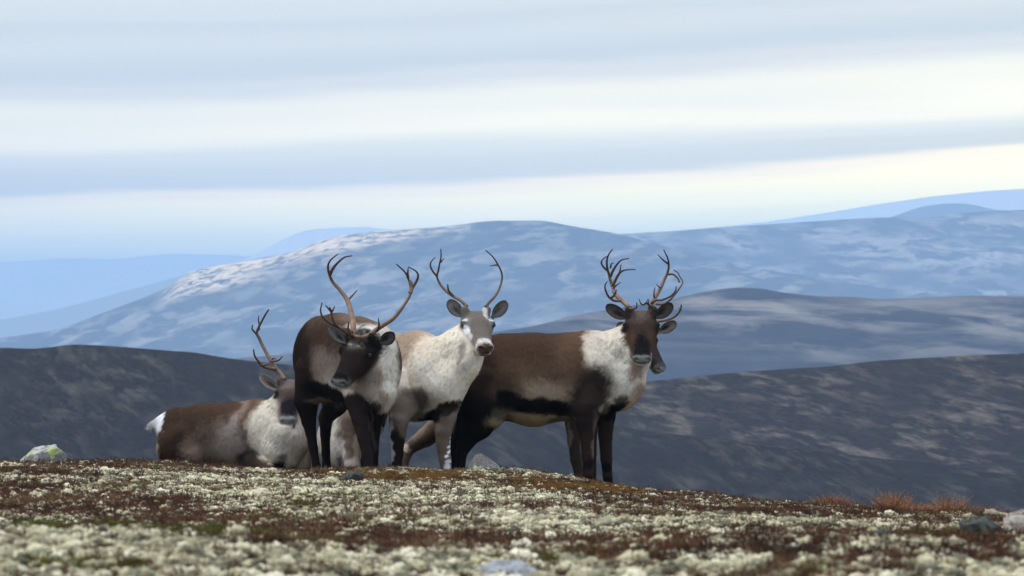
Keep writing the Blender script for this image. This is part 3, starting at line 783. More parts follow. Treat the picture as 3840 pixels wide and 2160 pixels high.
def antler(parent, branches, Y, base_col=(.25, .15, .092), tip_col=(.065, .040, .028)):
    """branches: list of (list of (px,py,dY), r0, r1 [photo px])"""
    VV, FF, CC = [], [], []
    off = 0
    for pts, w0, w1 in branches:
        p = np.array([P(x, y, Y + d) for x, y, d in pts])
        sc = Y / FPX
        m = len(p); r = np.linspace(0, 1, m)
        rad = (w0 + (w1 - w0) * r ** 1.15) * .5 * sc
        V, F = tube(p, rad)
        VV.append(V); FF += [tuple(i + off for i in f) for f in F]; off += len(V)
        per = (len(V) - 2) // 10
        rr = np.concatenate([np.repeat(np.linspace(w0, w1, per), 10), [w0, w1]])
        t = np.clip((rr - 6) / 16, 0, 1)[:, None]
        CC.append(np.array(tip_col) * (1 - t) + np.array(base_col) * t)
    o = mkmesh('antler', np.vstack(VV), FF, ant_m, parent, cols=np.vstack(CC))
    return o

def head_frame(poll, Y, f, s, Lpx, wf=1.12):
    a = P(*poll, Y); f = unit(f); L = Lpx * Y / FPX
    s = np.asarray(s, float); s = unit(s - f * s.dot(f))   # animal's left
    u = np.cross(f, s)
    if u.dot([0, -1, .6]) < 0: u = -u
    return a, f, s * wf, u, L
def head_prims(H, c):
    """c: dict of colours: top, side, bridge, muzzle, chin, jaw"""
    o, f, s, u, L = H
    wf = np.linalg.norm(s); A = np.array([f, s / wf, u])
    def W(a, b_, d): return o + L * (f * a + s * b_ + u * d)
    E = lambda q, r, col, k=.02, fl=.008, neg=False: Ell(W(*q), A, np.array([r[0], r[1] * wf, r[2]]) * L, col, k, fl, neg)
    S = lambda p, q, ra, rb, col, k=.02, fl=.008: Seg(W(*p), W(*q), (ra[0] * L, ra[1] * L * wf), (rb[0] * L, rb[1] * L * wf), col, k, fl, up=u)
    pr = [
        E((.10, 0, -.17), (.18, .19, .17), c['top'], .03, .014),
        E((.27, 0, -.15), (.20, .205, .15), c['top'], .03, .010),
        S((.30, 0, -.17), (.84, 0, -.145), (.165, .19), (.10, .105), c['side'], .03),
        S((.34, 0, -.065), (.80, 0, -.065), (.05, .085), (.045, .075), c['bridge'], .02),
        E((.90, 0, -.135), (.10, .118, .10), c['muzzle'], .02, .005),
        E((.93, .058, -.12), (.06, .055, .07), c['muzzle'], .012, .004), E((.93, -.058, -.12), (.06, .055, .07), c['muzzle'], .012, .004),
        S((.22, 0, -.29), (.86, 0, -.255), (.10, .15), (.055, .095), c['jaw'], .03),
        E((.91, 0, -.255), (.055, .095, .045), c['chin'], .010, .004),
        E((.26, .10, -.26), (.17, .085, .16), c['side'], .03), E((.26, -.10, -.26), (.17, .085, .16), c['side'], .03),
    ]
    for q in (-1, 1):
        pr += [E((.30, q * .185, -.085), (.085, .055, .060), c['brow'], .012),
               E((.325, q * .225, -.09), (.045, .03, .035), BLACK, .008, .002, True),
               E((.985, q * .075, -.10), (.045, .034, .030), BLACK, .006, .002, True),
               S((.06, q * .13, -.05), (.02, q * .155, .02), (.07, .07), (.055, .055), c['top'], .015)]
    if c.get('jowl'): pr.append(E((.36, 0, -.36), (.21, .13, .12), c['side'], .03))
    pr += [S((.985, -.085, -.212), (.985, .085, -.212), (.012, .03), (.012, .03), BLACK, .006, .002)]
    pr[-1].neg = True
    return pr, W
def head_paint(V, C, FL, H, c):
    o, f, s, u, L = H
    q = (V - o) / L; a, b_, d = q @ f, q @ s / (s @ s), q @ u
    near = (a > -.25) & (a < 1.15) & (np.abs(b_) < .4) & (d > -.45) & (d < .15)
    jit = (fbm(V * 60, 3, 5) - .5) * 1.6
    def put(a0, b0, d0, ra, rb, rd, col, soft=.35, both=True, al=1.0):
        for sg in ((-1, 1) if (both and b0) else (1,)):
            r = np.sqrt(((a - a0) / ra) ** 2 + ((b_ - sg * b0) / rb) ** 2 + ((d - d0) / rd) ** 2) + jit * soft
            w = np.clip((1 + soft / 2 - r) / soft, 0, 1) * near * al
            C[:] = C * (1 - w[:, None]) + np.array(col) * w[:, None]
    put(.32, .205, -.09, .075, .06, .065, c.get('eyering', BLACK), .6)
    put(.985, .075, -.10, .060, .042, .042, BLACK, .4)
    put(1.0, 0, -.205, .10, .105, .024, (.01, .009, .008), .4)
    for x in c.get('marks', []):
        put(*x)
def ear(parent, base, tip, open_dir, W=.052, colback=DBROWN, inner=(.20, .18, .165), dark=(.03, .025, .023), rim=(.05, .04, .035)):
    base, tip = np.asarray(base), np.asarray(tip)
    ax = tip - base; L = np.linalg.norm(ax); ax = ax / L
    od = np.asarray(open_dir, float); od = unit(od - ax * od.dot(ax)); sd = np.cross(ax, od)
    nu, nv = 13, 13
    us = np.linspace(0, 1, nu); vs = np.linspace(-1, 1, nv)
    V, C = [], []
    for side in (0, 1):
        for u_ in us:
            w = W * (max(.30, math.sqrt(max(0, 1 - ((u_ - .56) / .455) ** 2))) if u_ < .9 else math.sqrt(max(.02, 1 - ((u_ - .56) / .455) ** 2)))
            for v_ in vs:
                cup = w * .75 * (v_ * v_) * (1.15 - .6 * u_) - .010 * math.sin(math.pi * u_)
                p = base + ax * L * u_ + sd * w * v_ * .95 + od * (cup - .014 * (1 - abs(v_) ** 3) * side - .004 * side)
                V.append(p)
                e = max(abs(v_) ** 2.2, u_ ** 7)
                if side == 0:
                    k = min(1, 1.5 * math.exp(-((v_ + .12) / .40) ** 2) * max(0, 1 - abs(u_ - .40) / .42))
                    c = np.array(inner) * (1 - k) + np.array(dark) * k
                    c = c * (1 - e) + np.array(rim) * e
                    c = c * (.8 + .4 * random.random())
                else: c = np.array(colback)
                C.append(c)
    V = np.array(V); n1 = nu * nv; F = []
    for i in range(nu - 1):
        for j in range(nv - 1):
            a = i * nv + j
            F.append((a, a + 1, a + nv + 1, a + nv)); F.append((n1 + a, n1 + a + nv, n1 + a + nv + 1, n1 + a + 1))
    for i in range(nu - 1):
        for j in (0, nv - 1):
            a = i * nv + j; q = (a, a + nv, n1 + a + nv, n1 + a); F.append(q if j == 0 else q[::-1])
    for j in range(nv - 1):
        for i in (0, nu - 1):
            a = i * nv + j; q = (a, a + 1, n1 + a + 1, n1 + a); F.append(q if i else q[::-1])
    return mkmesh('ear', V, F, fur_m, parent, cols=np.array(C))
def eyeball(parent, c, r):
    V, F = [], []
    n1, n2 = 9, 14
    for i in range(n1 + 1):
        t = math.pi * i / n1
        for j in range(n2):
            a = 2 * math.pi * j / n2
            V.append(c + r * np.array([math.sin(t) * math.cos(a), math.sin(t) * math.sin(a), math.cos(t)]))
    for i in range(n1):
        for j in range(n2):
            F.append((i * n2 + j, (i + 1) * n2 + j, (i + 1) * n2 + (j + 1) % n2, i * n2 + (j + 1) % n2))
    return mkmesh('eye', V, F, eye_m, parent)

def paint(V, C, spots, seed=0, mask=1.0):
    px, py = proj(V)
    wx = (fbm(V * 14, 3, seed) - .5); wy = (fbm(V * 14, 3, seed + 50) - .5)
    fine = (fbm(V * 55, 2, seed + 80) - .5)
    for sp in spots:
        cx, cy, rx, ry, rot, soft, col = sp[:7]
        al = sp[7] if len(sp) > 7 else 1.0
        cond = sp[8] if len(sp) > 8 else None
        c_, s_ = math.cos(R_(rot)), math.sin(R_(rot))
        dx, dy = px - cx + wx * 34, py - cy + wy * 34
        a = (dx * c_ + dy * s_) / rx; b_ = (-dx * s_ + dy * c_) / ry
        r = np.sqrt(a * a + b_ * b_) + fine * .5 * soft
        soft = soft * 1.25; w = np.clip((1 + soft / 2 - r) / soft, 0, 1); w = w * w * (3 - 2 * w) * al
        w = w * mask
        C[:] = C * (1 - w[:, None]) + np.array(col) * w[:, None]
def fur(parent, V, F, C, FL, back, count, seed, width=.0032):
    """short coat hairs lying back over the skin"""
    r = np.random.default_rng(seed)
    Nn = vnormals(V, F)
    q = V[F]; ar = .5 * np.linalg.norm(np.cross(q[:, 2] - q[:, 0], q[:, 3] - q[:, 1]), axis=1)
    fl = FL[F].mean(1)
    wt = ar / np.clip(fl, .006, .05) ** .8
    pick = r.choice(len(F), size=count, p=wt / wt.sum())
    a, b_ = r.random(count)[:, None], r.random(count)[:, None]
    f = F[pick]
    Wt = lambda A: A[f[:, 0]] * (1 - a) * (1 - b_) + A[f[:, 1]] * a * (1 - b_) + A[f[:, 2]] * a * b_ + A[f[:, 3]] * (1 - a) * b_
    p = Wt(V); n_ = Wt(Nn); n_ /= np.linalg.norm(n_, axis=1)[:, None] + 1e-9; c = Wt(C)
    L = Wt(FL[:, None])[:, 0] * (.65 + .7 * r.random(count))
    clump = np.stack([fbm(p * 16, 2, seed + i) - .5 for i in range(3)], 1) * .55
    flow = np.array(back) * .55 + np.array([0, 0, -1.0]) * .75 + clump + r.normal(0, .10, (count, 3))
    t = flow - n_ * (flow * n_).sum(1)[:, None]; t /= np.linalg.norm(t, axis=1)[:, None] + 1e-9
    lift = (.10 + .15 * r.random(count))[:, None]
    d = t + n_ * lift; d /= np.linalg.norm(d, axis=1)[:, None]
    s_ = np.cross(t, n_); s_ /= np.linalg.norm(s_, axis=1)[:, None] + 1e-9
    wd = (width * (.6 + .8 * r.random(count)) * np.clip(L / .03, .55, 1.2))[:, None]
    p0 = p - n_ * .001
    mid = p0 + d * L[:, None] * .55; d2 = d + np.array([0, 0, -.25]); tip = mid + d2 / np.linalg.norm(d2, axis=1)[:, None] * L[:, None] * .45
    VV = np.stack([p0 - s_ * wd * .5, p0 + s_ * wd * .5, mid + s_ * wd * .4, mid - s_ * wd * .4, tip], 1).reshape(-1, 3)
    base = (np.arange(count) * 5)[:, None]
    tri = np.concatenate([base + np.array([[0, 1, 2]]), base + np.array([[0, 2, 3]]), base + np.array([[3, 2, 4]])], 1).reshape(-1, 3)
    tone = (.80 + .42 * r.random(count))[:, None]
    tone = tone * (.86 + .28 * fbm(p * 28, 3, seed + 7, .65))[:, None] * (.9 + .2 * vnoise(p * np.array([90, 90, 40]), seed + 3))[:, None]
    cc = np.repeat(c * tone, 5, axis=0).reshape(-1, 5, 3)
    cc[:, 4] *= 1.08; cc[:, :2] *= .92
    o = mkmesh('fur', VV, tri, fur_m, parent, cols=cc.reshape(-1, 3))
    nn = n_ + r.normal(0, .10, (count, 3)) + d * .15; nn /= np.linalg.norm(nn, axis=1)[:, None]
    o.data.normals_split_custom_set_from_vertices(np.repeat(nn, 5, axis=0).astype(np.float32))
    tag(o, kind='stuff')
    return o

def reindeer(label, prims, H, hc, spots, back, Y, base_px, ears, antlers, seed, count=42000, nohead_eye=False, facing=(0, -1, 0), hair=.72):
    hp, W = head_prims(H, hc)
    allp = prims + hp
    V, F = build_skin(allp)
    V = smooth_mesh(V, F, 1, .4)
    Wt = np.zeros(len(V)); HW = np.zeros(len(V)); C = np.zeros((len(V), 3)); FL = np.zeros(len(V))
    x, y, z = V[:, 0], V[:, 1], V[:, 2]
    for ip, p in enumerate(allp):
        if getattr(p, 'neg', False): continue
        d = p.d(x, y, z); w = np.exp(-np.clip(d, -.03, .3) / .011)
        Wt += w; HW += w * (ip >= len(prims)); C += w[:, None] * np.array(p.col); FL += w * p.fl
    C /= Wt[:, None]; FL /= Wt
    FL = FL * hair
    paint(V, C, spots, seed, np.clip(1 - 2.2 * HW / Wt, 0, 1))
    head_paint(V, C, FL, H, hc)
    lum = C.mean(1)[:, None]
    C = np.clip(lum + (C - lum) * 1.12, .003, 1); C *= np.clip(.42 + .58 * lum / .42, .42, 1.0)
    base = P(*base_px, Y)
    root = bpy.data.objects.new('reindeer', None); COL.objects.link(root)
    root.location = base
    bpy.context.view_layer.update()
    tag(root, label, 'reindeer', 'reindeer herd on the ridge')
    sh = np.asarray(base)
    # slight surface lumpiness of the winter coat
    Nn = vnormals(V, F)
    V2 = V + Nn * ((fbm(V * 30, 2, seed) - .5) * .18 * FL)[:, None]
    mkmesh('body', V2, F, fur_m, root, cols=C)
    fur(root, V2, F, C, FL, back, count, seed)
    o, f, s, u, L = H
    for q in (-1, 1):
        eyeball(root, W(.318, q * .200, -.088), .046 * L)
    for e in ears: ear(root, *e[:3], **e[3])
    for a in antlers: antler(root, *a)
    for ch in root.children:
        ch.matrix_parent_inverse = Matrix.Translation(-Vector(base))
    return root
def chain(pts, Y, col, k=.03, fl=.03, up=(0, 0, 1)):
    """pts: (px,py,dY,r) or (px,py,dY,(ru,rs)) radii in photo px -> list of Seg"""
    out = []
    for (a, b_) in zip(pts[:-1], pts[1:]):
        ya, yb = Y + a[2], Y + b_[2]
        ra = tuple(q * ya / FPX for q in (a[3] if isinstance(a[3], tuple) else (a[3], a[3])))
        rb = tuple(q * yb / FPX for q in (b_[3] if isinstance(b_[3], tuple) else (b_[3], b_[3])))
        cc = a[4] if len(a) > 4 else col
        out.append(Seg(P(a[0], a[1], ya), P(b_[0], b_[1], yb), ra, rb, cc, k, fl, up))
    return out

# ------------------------------------------------------------------ the herd
LEG = dict(k=.012, fl=.010)
EH = dict(inner=(.20, .18, .165))

# standing brown animal on the right, side-on, face to the camera
Y = 30.4
pr = []
pr += chain([(1800, 1385, 0, (130, 105)), (1885, 1412, 0, (160, 125)), (2000, 1424, 0, (172, 138)), (2120, 1414, 0, (160, 128)), (2212, 1392, 0, (154, 112))], Y, BROWN, .04, .028)
pr += chain([(2215, 1400, 0, (140, 104)), (2325, 1440, -.02, (104, 90))], Y, WHITE, .05, .045)
pr += chain([(2235, 1345, 0, (100, 80)), (2330, 1308, -.02, (76, 66)), (2396, 1238, .04, (54, 54))], Y, WHITE, .04, .05)
pr += chain([(2345, 1410, -.03, (78, 72)), (2378, 1340, -.04, (62, 58)), (2398, 1270, .02, (44, 48))], Y, WHITE, .04, .06)
pr += chain([(2215, 1440, -.06, (90, 60)), (2198, 1530, -.14, 62), (2196, 1574, -.16, 42), (2201, 1640, -.16, 26), (2204, 1706, -.16, 23), (2204, 1760, -.16, 18), (2207, 1812, -.17, 18), (2212, 1835, -.19, 21)], Y, DBROWN, **LEG)
pr += chain([(2265, 1490, .10, 62), (2268, 1560, .16, 40), (2270, 1640, .18, 26), (2274, 1724, .18, 22), (2278, 1780, .18, 18), (2281, 1815, .17, 18), (2287, 1840, .15, 21)], Y, DBROWN, **LEG)
pr += chain([(1800, 1440, -.05, (120, 80)), (1812, 1530, -.10, 92), (1790, 1590, -.10, 62), (1752, 1650, -.08, 34), (1731, 1700, -.08, 21), (1726, 1765, -.10, 16), (1729, 1800, -.12, 18)], Y, BLACK, **LEG)
pr += chain([(1790, 1480, .12, 85), (1760, 1590, .16, 50), (1718, 1660, .18, 27), (1704, 1721, .18, 18), (1699, 1775, .16, 15), (1702, 1800, .14, 17)], Y, BLACK, **LEG)
H = head_frame((2404, 1160), Y - .05, (.0, -.64, -.77), (1, 0, 0), 234, 1.30)
hc = dict(top=(.085, .062, .052), side=(.12, .074, .052), bridge=(.04, .03, .026), brow=(.035, .026, .022), muzzle=(.20, .20, .185), jaw=(.10, .065, .048), chin=(.42, .40, .36),
          marks=[(.08, 0, -.0, .16, .10, .2, (.17, .135, .115), .9), (.70, 0, -.03, .19, .10, .10, (.016, .015, .016), .9), (.52, .15, -.1, .14, .08, .13, (.125, .075, .052), .9),
                 (.97, 0, -.08, .07, .17, .06, (.26, .26, .24), .5), (.86, 0, -.06, .07, .15, .06, (.02, .02, .02), .5), (.93, 0, -.245, .06, .10, .035, (.50, .49, .45), .5)])
spots = [
 (1960, 1270, 320, 70, 2, .9, (.105, .064, .043)), (2200, 1262, 70, 60, 0, .9, (.17, .10, .066)),
 (1990, 1440, 210, 75, 3, .9, (.175, .112, .076)), (2060, 1474, 150, 44, 4, 1.0, (.40, .31, .24), .9), (1890, 1460, 60, 60, 0, 1.0, (.125, .082, .058), .9), (2130, 1340, 55, 100, 0, 1., (.17, .105, .07), .8),
 (1755, 1440, 90, 180, 8, .7, (.040, .026, .020)), (1775, 1330, 60, 90, 0, .9, (.075, .048, .035), .8), (1780, 1600, 120, 120, 0, .4, (.014, .011, .010)),
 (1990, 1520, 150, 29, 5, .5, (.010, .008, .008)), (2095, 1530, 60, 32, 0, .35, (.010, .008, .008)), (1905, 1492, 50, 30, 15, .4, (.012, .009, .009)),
 (1985, 1582, 155, 36, 0, .40, (.40, .31, .20)), (1880, 1560, 45, 26, 30, .7, (.15, .12, .085), .8), (2110, 1580, 60, 20, -8, .5, (.22, .18, .13)),
 (2290, 1330, 100, 95, 20, .35, WHITE), (2320, 1420, 85, 85, 0, .4, (.60, .55, .48)), (2236, 1275, 42, 42, 0, .8, (.60, .52, .44), .9), (2375, 1350, 60, 130, 12, .35, (.62, .58, .51)), (2360, 1240, 40, 40, 0, .5, WHITE),
 (2393, 1380, 28, 50, 10, .8, (.30, .20, .15), .8), (2405, 1470, 40, 30, -50, .8, (.34, .22, .16), .7), (2360, 1520, 60, 28, -30, .6, (.45, .34, .26), .8),
 (2238, 1440, 64, 68, -12, .8, (.060, .040, .033)), (2200, 1500, 62, 75, 0, .8, (.055, .038, .032)), (2205, 1560, 55, 60, 0, .5, (.040, .028, .025)),
 (2300, 1545, 50, 22, -50, .3, (.010, .009, .009)), (2268, 1528, 26, 16, -48, .6, (.26, .22, .17)),
 (2330, 1500, 30, 22, -40, .6, (.03, .024, .02), .8),
 (2232, 1680, 14, 120, 0, .6, (.26, .22, .18), .6), (2285, 1815, 30, 25, 0, .5, (.010, .009, .009)), (2208, 1815, 30, 22, 0, .5, (.010, .009, .009)),
 (2278, 1755, 26, 22, 0, .6, (.012, .010, .010)), (2206, 1740, 24, 18, 0, .7, (.02, .015, .014)),
]
back = (-1, .1, 0)
ya = Y - .05
ants = [
 ([([(2362, 1156, 0), (2342, 1136, .04), (2319, 1116, .09), (2304, 1098, .12), (2299, 1079, .15), (2291, 1058, .17), (2284, 1030, .17), (2277, 1004, .14), (2276, 975, .10), (2284, 952, .05), (2297, 935, .0)], 19, 4),
   ([(2281, 1018, .16), (2262, 1000, .14), (2255, 984, .12), (2264, 969, .09), (2279, 960, .06)], 9, 3),
   ([(2290, 1036, .17), (2300, 1013, .13), (2315, 990, .08), (2331, 975, .02), (2358, 969, -.05)], 11, 4),
   ([(2289, 1005, .15), (2293, 989, .12), (2302, 986, .09)], 7, 3),
   ([(2299, 1070, .15), (2308, 1050, .11), (2325, 1022, .06), (2347, 1012, .0), (2383, 1011, -.07)], 13, 4),
   ([(2322, 1024, .06), (2326, 1010, .05), (2329, 992, .03)], 7, 3),
   ([(2301, 1079, .13), (2314, 1068, .07), (2327, 1059, .02)], 8, 3),
   ([(2325, 1128, .05), (2302, 1127, -.04), (2282, 1112, -.12), (2271, 1088, -.18), (2269, 1070, -.20), (2277, 1055, -.22)], 11, 4),
   ([(2290, 1119, -.10), (2303, 1107, -.16), (2312, 1088, -.20)], 12, 5),
   ([(2358, 1156, -.02), (2372, 1158, -.06), (2387, 1153, -.12), (2388, 1134, -.16)], 10, 4)], ya),
 ([([(2437, 1157, 0), (2446, 1132, .04), (2463, 1105, .09), (2479, 1076, .13), (2491, 1049, .16), (2503, 1023, .17), (2508, 997, .15), (2504, 969, .09), (2489, 937, .0)], 18, 4),
   ([(2507, 990, .14), (2489, 977, .11), (2467, 955, .06)], 9, 3),
   ([(2501, 1030, .17), (2524, 1029, .17), (2541, 1043, .16), (2548, 1058, .14)], 8, 7),
   ([(2462, 1140, .02), (2487, 1141, -.02), (2513, 1124, -.05), (2535, 1098, -.06), (2554, 1072, -.04), (2560, 1056, .0), (2549, 1036, .05), (2541, 1022, .06), (2527, 1013, .06)], 9, 4),
   ([(2443, 1136, .0), (2460, 1126, -.06), (2485, 1124, -.12), (2516, 1110, -.18), (2533, 1090, -.2), (2536, 1074, -.22)], 11, 4),
   ([(2455, 1118, .06), (2452, 1104, .02), (2456, 1078, -.03)], 8, 3),
   ([(2482, 1074, .13), (2474, 1078, .10), (2462, 1066, .07)], 7, 3),
   ([(2438, 1150, -.02), (2432, 1140, -.07), (2433, 1122, -.12)], 8, 3),
   ([(2440, 1152, -.02), (2425, 1136, -.08), (2412, 1143, -.12), (2402, 1136, -.14), (2397, 1121, -.15)], 9, 3),
   ([(2414, 1142, -.12), (2424, 1134, -.15), (2429, 1122, -.16)], 6, 3)], ya)]
ears = [(P(2358, 1196, ya), P(2273, 1146, ya + .02), (-.25, -1, -.1), dict(W=.049, rim=(.03, .024, .022), inner=(.11, .095, .085))),
        (P(2450, 1196, ya), P(2522, 1140, ya + .02), (.25, -1, -.1), dict(W=.049, rim=(.03, .024, .022), inner=(.11, .095, .085)))]
SPEC = {}
SPEC['brown'] = ('dark brown reindeer with a white neck standing side-on, many-tined antlers, face to the camera', pr, H, hc, spots, back, Y, (2100, 1815), ears, ants, 4, 52000)

# white-necked pale animal in the middle with a snowy face
Y = 30.0
pr = []
pr += chain([(1395, 1390, .80, (135, 105)), (1480, 1402, .50, (148, 120)), (1560, 1410, .15, (166, 132)), (1625, 1425, -.08, (152, 120))], Y, (.42, .36, .30), .04, .030)
pr += chain([(1640, 1395, -.08, (128, 108)), (1722, 1325, -.15, (90, 80)), (1780, 1240, -.08, (58, 56))], Y, WHITE, .05, .05)
pr += chain([(1665, 1450, -.20, (88, 85)), (1738, 1370, -.24, (58, 60)), (1785, 1290, -.18, (42, 46))], Y, WHITE, .04, .034)
pr += chain([(1535, 1440, -.08, (80, 60)), (1512, 1520, -.18, 58), (1496, 1570, -.22, 38), (1493, 1630, -.22, 29), (1491, 1660, -.22, 25), (1490, 1705, -.22, 22), (1487, 1750, -.22, 20), (1484, 1775, -.24, 23)], Y, (.20, .155, .125), **LEG)
pr += chain([(1668, 1490, -.15, 70), (1668, 1560, -.20, 44), (1662, 1615, -.22, 32), (1661, 1665, -.22, 26), (1668, 1720, -.22, 23), (1674, 1765, -.22, 20), (1676, 1792, -.24, 23)], Y, (.23, .18, .145), **LEG)
pr += chain([(1400, 1470, .85, 90), (1385, 1580, .85, 45), (1372, 1650, .9, 24), (1376, 1770, .85, 17)], Y, (.12, .09, .07), **LEG)
pr += chain([(1400, 1470, .75, 90), (1400, 1580, .65, 45), (1368, 1650, .68, 24), (1372, 1770, .62, 17)], Y, (.12, .09, .07), **LEG)
H = head_frame((1783, 1160), Y - .12, (.20, -.77, -.60), (.965, .26, 0), 222, 1.28)
hc = dict(top=(.20, .178, .155), side=(.27, .24, .21), bridge=(.22, .18, .165), brow=(.34, .31, .29), muzzle=(.46, .41, .37), jaw=(.50, .45, .39), chin=(.55, .50, .46), eyering=(.05, .035, .03),
          marks=[(.45, 0, -.04, .34, .135, .13, (.195, .168, .145), .5), (.25, .185, -.03, .05, .04, .04, (.55, .55, .54), .8), (.45, -.185, -.10, .10, .045, .07, SNOW, .5, False), (.60, -.16, -.14, .07, .035, .05, (.66, .64, .63), .8, False),
                 (.10, .12, -.0, .12, .035, .06, (.62, .60, .58), .9, False), (.84, .05, -.05, .05, .06, .04, (.62, .60, .58), .9), (.92, .13, -.15, .08, .045, .10, (.52, .48, .45), .9),
                 (.965, 0, -.11, .085, .095, .085, (.14, .078, .055), .7), (1.0, 0, -.21, .06, .10, .03, (.06, .035, .028), .5), (.97, 0, -.255, .05, .085, .03, (.26, .16, .11), .5)])
spots = [
 (1540, 1400, 120, 130, 0, .8, (.43, .37, .31)), (1565, 1262, 80, 34, 0, .9, (.40, .29, .20), .9), (1515, 1300, 50, 60, 0, .9, (.36, .27, .20), .8),
 (1650, 1400, 120, 120, 0, .5, WHITE), (1590, 1440, 90, 90, 0, .7, (.62, .58, .52), .9), (1620, 1300, 60, 45, 0, .8, (.64, .56, .46), .8), (1720, 1330, 80, 100, 30, .5, WHITE), (1760, 1240, 60, 40, 30, .6, WHITE),
 (1550, 1495, 62, 42, 8, .7, (.15, .115, .095), .95), (1510, 1540, 50, 45, 0, .8, (.30, .24, .20), .8),
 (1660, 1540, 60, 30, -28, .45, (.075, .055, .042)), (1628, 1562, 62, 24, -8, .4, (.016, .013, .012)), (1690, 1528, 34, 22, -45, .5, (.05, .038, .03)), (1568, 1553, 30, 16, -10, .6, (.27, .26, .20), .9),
 (1740, 1290, 12, 90, 16, .9, (.20, .165, .15), .75), (1758, 1350, 20, 40, 20, .9, (.25, .20, .18), .5), (1725, 1502, 14, 10, 0, .6, (.08, .06, .05)),
 (1487, 1700, 32, 90, 0, .35, (.030, .022, .020)), (1464, 1680, 9, 100, 2, .6, (.48, .42, .40), .9), (1668, 1650, 26, 80, 0, .6, (.19, .145, .12)),
 (1690, 1655, 6.8, 6.8, 0, .5, SNOW), (1684, 1672, 8.2, 6.0, 0, .5, SNOW), (1690, 1690, 6.8, 8.2, 0, .5, SNOW), (1682, 1708, 7.5, 6.0, 0, .5, SNOW), (1688, 1732, 12, 8, 0, .5, (.6, .6, .62)), (1680, 1748, 10, 10, 0, .5, (.6, .6, .62)), (1692, 1640, 8, 6, 0, .5, SNOW),
]
ya = Y - .12
ants = [
 ([([(1751, 1150, 0), (1733, 1131, .03), (1709, 1117, .08), (1682, 1099, .13), (1660, 1078, .17), (1646, 1057, .19), (1639, 1036, .19), (1644, 1014, .16), (1649, 986, .12), (1654, 962, .07), (1653, 934, .0)], 13, 4),
   ([(1640, 1038, .19), (1623, 1017, .17), (1614, 997, .14), (1618, 980, .11), (1632, 965, .07)], 9, 3),
   ([(1653, 984, .10), (1658, 976, .08), (1666, 970, .06)], 6, 3),
   ([(1700, 1111, .10), (1684, 1093, .05), (1680, 1080, .0), (1679, 1066, -.04)], 12, 4)], ya),
 ([([(1819, 1152, 0), (1837, 1131, .03), (1854, 1113, .08), (1868, 1091, .13), (1878, 1066, .18), (1883, 1038, .20), (1878, 1014, .19), (1866, 991, .15), (1850, 965, .08), (1822, 939, .0)], 12, 4),
   ([(1866, 994, .15), (1855, 994, .11), (1837, 998, .06)], 7, 3)], ya)]
ears = [(P(1738, 1190, ya), P(1681, 1126, ya), (-.2, -1, -.05), dict(W=.050, inner=(.23, .22, .205), dark=(.09, .085, .08), rim=(.06, .055, .05), colback=(.2, .17, .15))),
        (P(1843, 1193, ya + .05), P(1900, 1130, ya + .05), (.3, -1, -.05), dict(W=.049, inner=(.21, .20, .185), dark=(.09, .085, .08), rim=(.07, .06, .055), colback=(.2, .17, .15)))]
SPEC['pale'] = ('pale cream reindeer in the middle with snow on its grey face and thin upright antlers', pr, H, hc, spots, (-.8, .4, 0), Y, (1580, 1775), ears, ants, 9, 48000)

# dark animal left of the middle, body angled away, head turned down to the left
Y = 29.4
pr = []
pr += chain([(1200, 1330, .45, (148, 102)), (1262, 1348, .28, (170, 122)), (1335, 1362, .05, (170, 128)), (1395, 1378, -.12, (160, 112))], Y, BROWN, .04, .028)
pr += chain([(1392, 1300, -.05, (95, 85)), (1412, 1400, -.18, (85, 78)), (1432, 1480, -.26, (50, 52)), (1437, 1525, -.27, (22, 28))], Y, (.52, .46, .39), .04, .055)
pr += chain([(1410, 1310, -.10, (85, 70)), (1378, 1295, -.22, (66, 60)), (1358, 1290, -.30, (52, 52))], Y, WHITE, .04, .04)
pr += chain([(1185, 1400, .30, (84, 70)), (1150, 1500, .30, 48), (1158, 1580, .32, 27), (1166, 1625, .33, 20), (1174, 1680, .32, 17), (1186, 1745, .30, 15), (1190, 1772, .28, 18)], Y, DBROWN, **LEG)
pr += chain([(1250, 1440, .55, 90), (1256, 1515, .60, 48), (1222, 1568, .64, 28), (1220, 1630, .62, 19), (1222, 1700, .62, 16), (1224, 1745, .60, 16), (1227, 1770, .58, 18)], Y, DBROWN, **LEG)
pr += chain([(1345, 1430, -.05, 80), (1338, 1500, -.18, 46), (1350, 1575, -.24, 30), (1364, 1645, -.26, 23), (1377, 1705, -.26, 21), (1382, 1750, -.26, 17), (1384, 1780, -.28, 19)], Y, DBROWN, **LEG)
pr += chain([(1400, 1470, .10, 60), (1410, 1550, .12, 29), (1406, 1620, .12, 20), (1405, 1695, .12, 15), (1406, 1760, .12, 12), (1408, 1775, .10, 15)], Y, BLACK, **LEG)
H = head_frame((1356, 1256), Y - .32, (-.42, -.48, -.74), (.86, -.50, -.05), 226, 1.42)
hc = dict(top=(.030, .022, .020), side=(.050, .030, .024), bridge=(.020, .017, .018), brow=(.018, .014, .014), muzzle=(.15, .155, .145), jaw=(.045, .028, .022), chin=(.42, .42, .37), eyering=(.008, .007, .007), jowl=1,
          marks=[(.08, .16, -.12, .22, .17, .22, (.022, .017, .016), .8), (.05, 0, -.05, .2, .2, .15, (.025, .019, .017), .6), (.55, .16, -.16, .22, .10, .12, (.048, .032, .027), .9), (.985, 0, -.10, .06, .15, .07, (.19, .20, .185), .5), (.86, 0, -.06, .07, .15, .06, (.016, .015, .016), .5), (.95, 0, -.25, .07, .11, .04, (.40, .40, .36), .5)])
